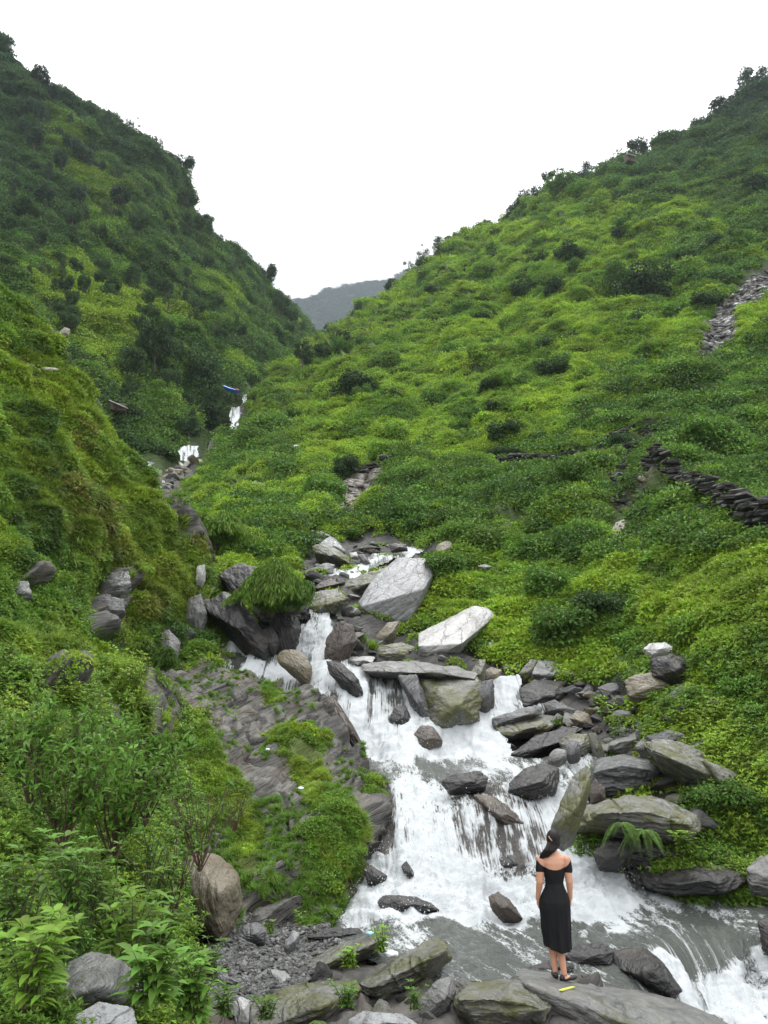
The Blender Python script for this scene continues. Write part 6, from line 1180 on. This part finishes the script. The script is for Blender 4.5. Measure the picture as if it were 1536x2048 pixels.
# blue tarpaulin shelter above the far waterfall
X, d = on(land, 480, 800); X = P(463, 783, 110.); r = empty('tarp_shelter', X, 'bright blue tarpaulin shelter beside the top of the tall far waterfall', 'shelter')
n, m = 14, 8; g = [[(-1.15 + 2.3 * i / n, -.7 + 1.6 * j / m, .62 - .7 * (i / n) + .35 * math.sin(math.pi * j / m) - .12 * math.sin(math.pi * i / n) + rng.normal(0, .02)) for i in range(n + 1)] for j in range(m + 1)]
V = np.array(g).reshape(-1, 3); k = n + 1; F = np.array([(j * k + i, j * k + i + 1, (j + 1) * k + i + 1, (j + 1) * k + i) for j in range(m) for i in range(n)]); o = mesh_obj('tarpaulin', V, F, M['tarp'], r); o.modifiers.new('cloth', 'SOLIDIFY').thickness = .03
for a, b, z in ((-1.1, -.65, .6), (-1.1, .85, .6), (1.1, -.65, -.1), (1.1, .85, -.1)): V, F = tube([(a, b, -1.5), (a, b, z)], [.04, .04], 6); mesh_obj('pole', V, F, M['bark'], r)
V, F = join([box((.95, -.75, .12), (.3, .06, .14), (0, .2, .1)), box((.8, -.6, .02), (.2, .2, .1))]); mesh_obj('red_cloth', V, F, M['red'], r, smooth=False)
# huts on the left hillside
def hut(u, v, d, w, h, label, roll=.35, roofm='tin'):
    X = P(u, v, d); r = empty('hut', X, label, 'hut', rot=(0, 0, .3)); V, F = box((0, .6, h * .35), (w * .85, 1.6, h * .8)); bevel(mesh_obj('wall', V, F, M['wall'], r, smooth=False), .02)
    V, F = box((0, .4, h * .8), (w, 2.4, .09), (.3, roll, 0)); bevel(mesh_obj('roof', V, F, M[roofm], r, smooth=False), .02); V, F = box((-w * .15, -.22, h * .3), (.5, .05, h * .55)); mesh_obj('doorway', V, F, M['bark'], r, smooth=False)
hut(236, 820, 84, 1.9, 1.0, 'low hut with a slanting pale roof below the big dark tree clump'); hut(190, 812, 74, 1., .6, 'small whitish lean-to left of the low slanting-roofed hut', .2)
hut(241, 640, 118, 1.5, .5, 'white roof on the upper left hillside under the bright grass patch', .25); hut(118, 600, 118, .8, .4, 'tiny white-roofed hut far up in the bright grass patch', .1); hut(1262, 322, 188, 2.6, 2.2, 'small pale hut on the right skyline beside the lone tall tree', .05)
# bare pale branch lying on the left slope
a = [(48, 751), (62, 756), (80, 762), (100, 768), (122, 769)]; pts = np.array([sample(nslope, np.array([float(x)]), np.array([float(y)]))[0][0] + (0, -.2, .28) for x, y in a]); V, F = tube(pts, [.03, .06, .07, .06, .05], 8)
m, t, o_ = mat_new('bleached_wood'); b = NB(t); t.links.new(b.n('ShaderNodeBsdfPrincipled', {'Base Color': b.mix(b.noise(coords(b, (1, 6, 6)), 6, 5), (.25, .22, .18), (.45, .42, .37)), 'Roughness': .8}).outputs[0], o_.inputs[0]); M['bleach'] = m
tag(mesh_obj('fallen_branch', V, F, m), 'bare bleached branch lying across the grass of the left slope', 'branch')
V, F = join([tube([(0, 0, 0), (.05, 0, 2.3), (.0, 0, 4.4)], [.06, .05, .03], 5)]); X, d = on(land, 862, 628); o = mesh_obj('bare_pole', V, F, m); o.location = X; tag(o, 'thin bare pole standing in the grass near the lower right skyline', 'pole')
# litter
def litter(u, v, d, s, mat, label, flat=.5, rot=(0, 0, 0), name='litter', lift=.5):
    S, F = ico(3); V = S * np.array([1, .7, flat]) * (1 + .35 * fbm(S * 2.3 + u, 3, int(u))[:, None]); o = mesh_obj(name, V * s, F, M[mat]); o.location = P(u, v, d) + np.array([0, 0, s * flat * lift]); o.rotation_euler = rot; return tag(o, label, 'litter')
def onp(p, u, v, k=.985): return float(sample(p, np.array([float(u)]), np.array([float(v)]))[2][0]) * k
litter(397, 1472, onp(nslope, 397, 1472, .97) if False else onp(outc, 397, 1472, .955), .075, 'red', 'crumpled red plastic on the mossy edge of the rock outcrop'); litter(288, 1399, onp(outc, 288, 1399, .96), .1, 'blue', 'pale blue plastic bottle at the upper left corner of the rock outcrop', .4)
litter(535, 1500, onp(outc, 535, 1500, .965), .045, 'litter', 'small white scrap on the middle of the rock outcrop'); litter(384, 1494, onp(outc, 384, 1494, .96), .045, 'litter', 'small white scrap below the crumpled red plastic'); litter(602, 1578, onp(outc, 602, 1578, .965), .05, 'litter', 'white scrap in the grass near the right edge of the outcrop')
litter(505, 1939, 9.6, .055, 'red', 'red and white wrapper on the gravel', .35); litter(487, 1934, 9.7, .05, 'litter', 'crumpled clear plastic beside the red wrapper'); litter(783, 1912, 10.2, .075, 'litter', 'clear plastic bottle caught behind the bright green plant', .5); litter(740, 1868, 10.6, .05, 'blue', 'pale blue scrap on top of the long diagonal slab', .4)
_sl = [o for o in sc.objects if o.get('label') == 'long wet slate slab the woman stands on'][0]
def on_slab(u, v):
    iv = _sl.matrix_world.inverted(); a = Vector((0, 0, CAMZ)); q = Vector(P(u, v, 9.)) - a; ok, l, n, i = _sl.ray_cast(iv @ a, (iv.to_3x3() @ q).normalized()); return (_sl.matrix_world @ l) if ok else Vector(P(u, v, 9.))
q0, q1 = on_slab(1121, 1984), on_slab(1147, 1977); mid = (q0 + q1) / 2; dv = q1 - q0; V, F = box((0, 0, .008), (dv.length, .035, .014)); o = bevel(mesh_obj('plastic_strip', V, F, M['yellow'], smooth=False), .004)
o.location = mid + Vector((0, 0, .006)); o.rotation_euler = (0, -math.atan2(dv[2], math.hypot(dv[0], dv[1])), math.atan2(dv[1], dv[0])); tag(o, 'yellow plastic strip lying on the slab below the woman', 'litter')
# ---------------------------------------------------------------- the air between here and the far mountain
def haze():
    m, t, o = mat_new('valley_haze'); b = NB(t)
    pv = b.n('ShaderNodeVolumePrincipled', {'Color': (.8, .9, 1., 1), 'Density': .00013, 'Anisotropy': .1}); t.links.new(pv.outputs[0], o.inputs['Volume'])
    V, F = box((0, 1450, 470), (4200, 3600, 980)); tag(mesh_obj('haze', V, F, m, smooth=False), kind='stuff')
haze()
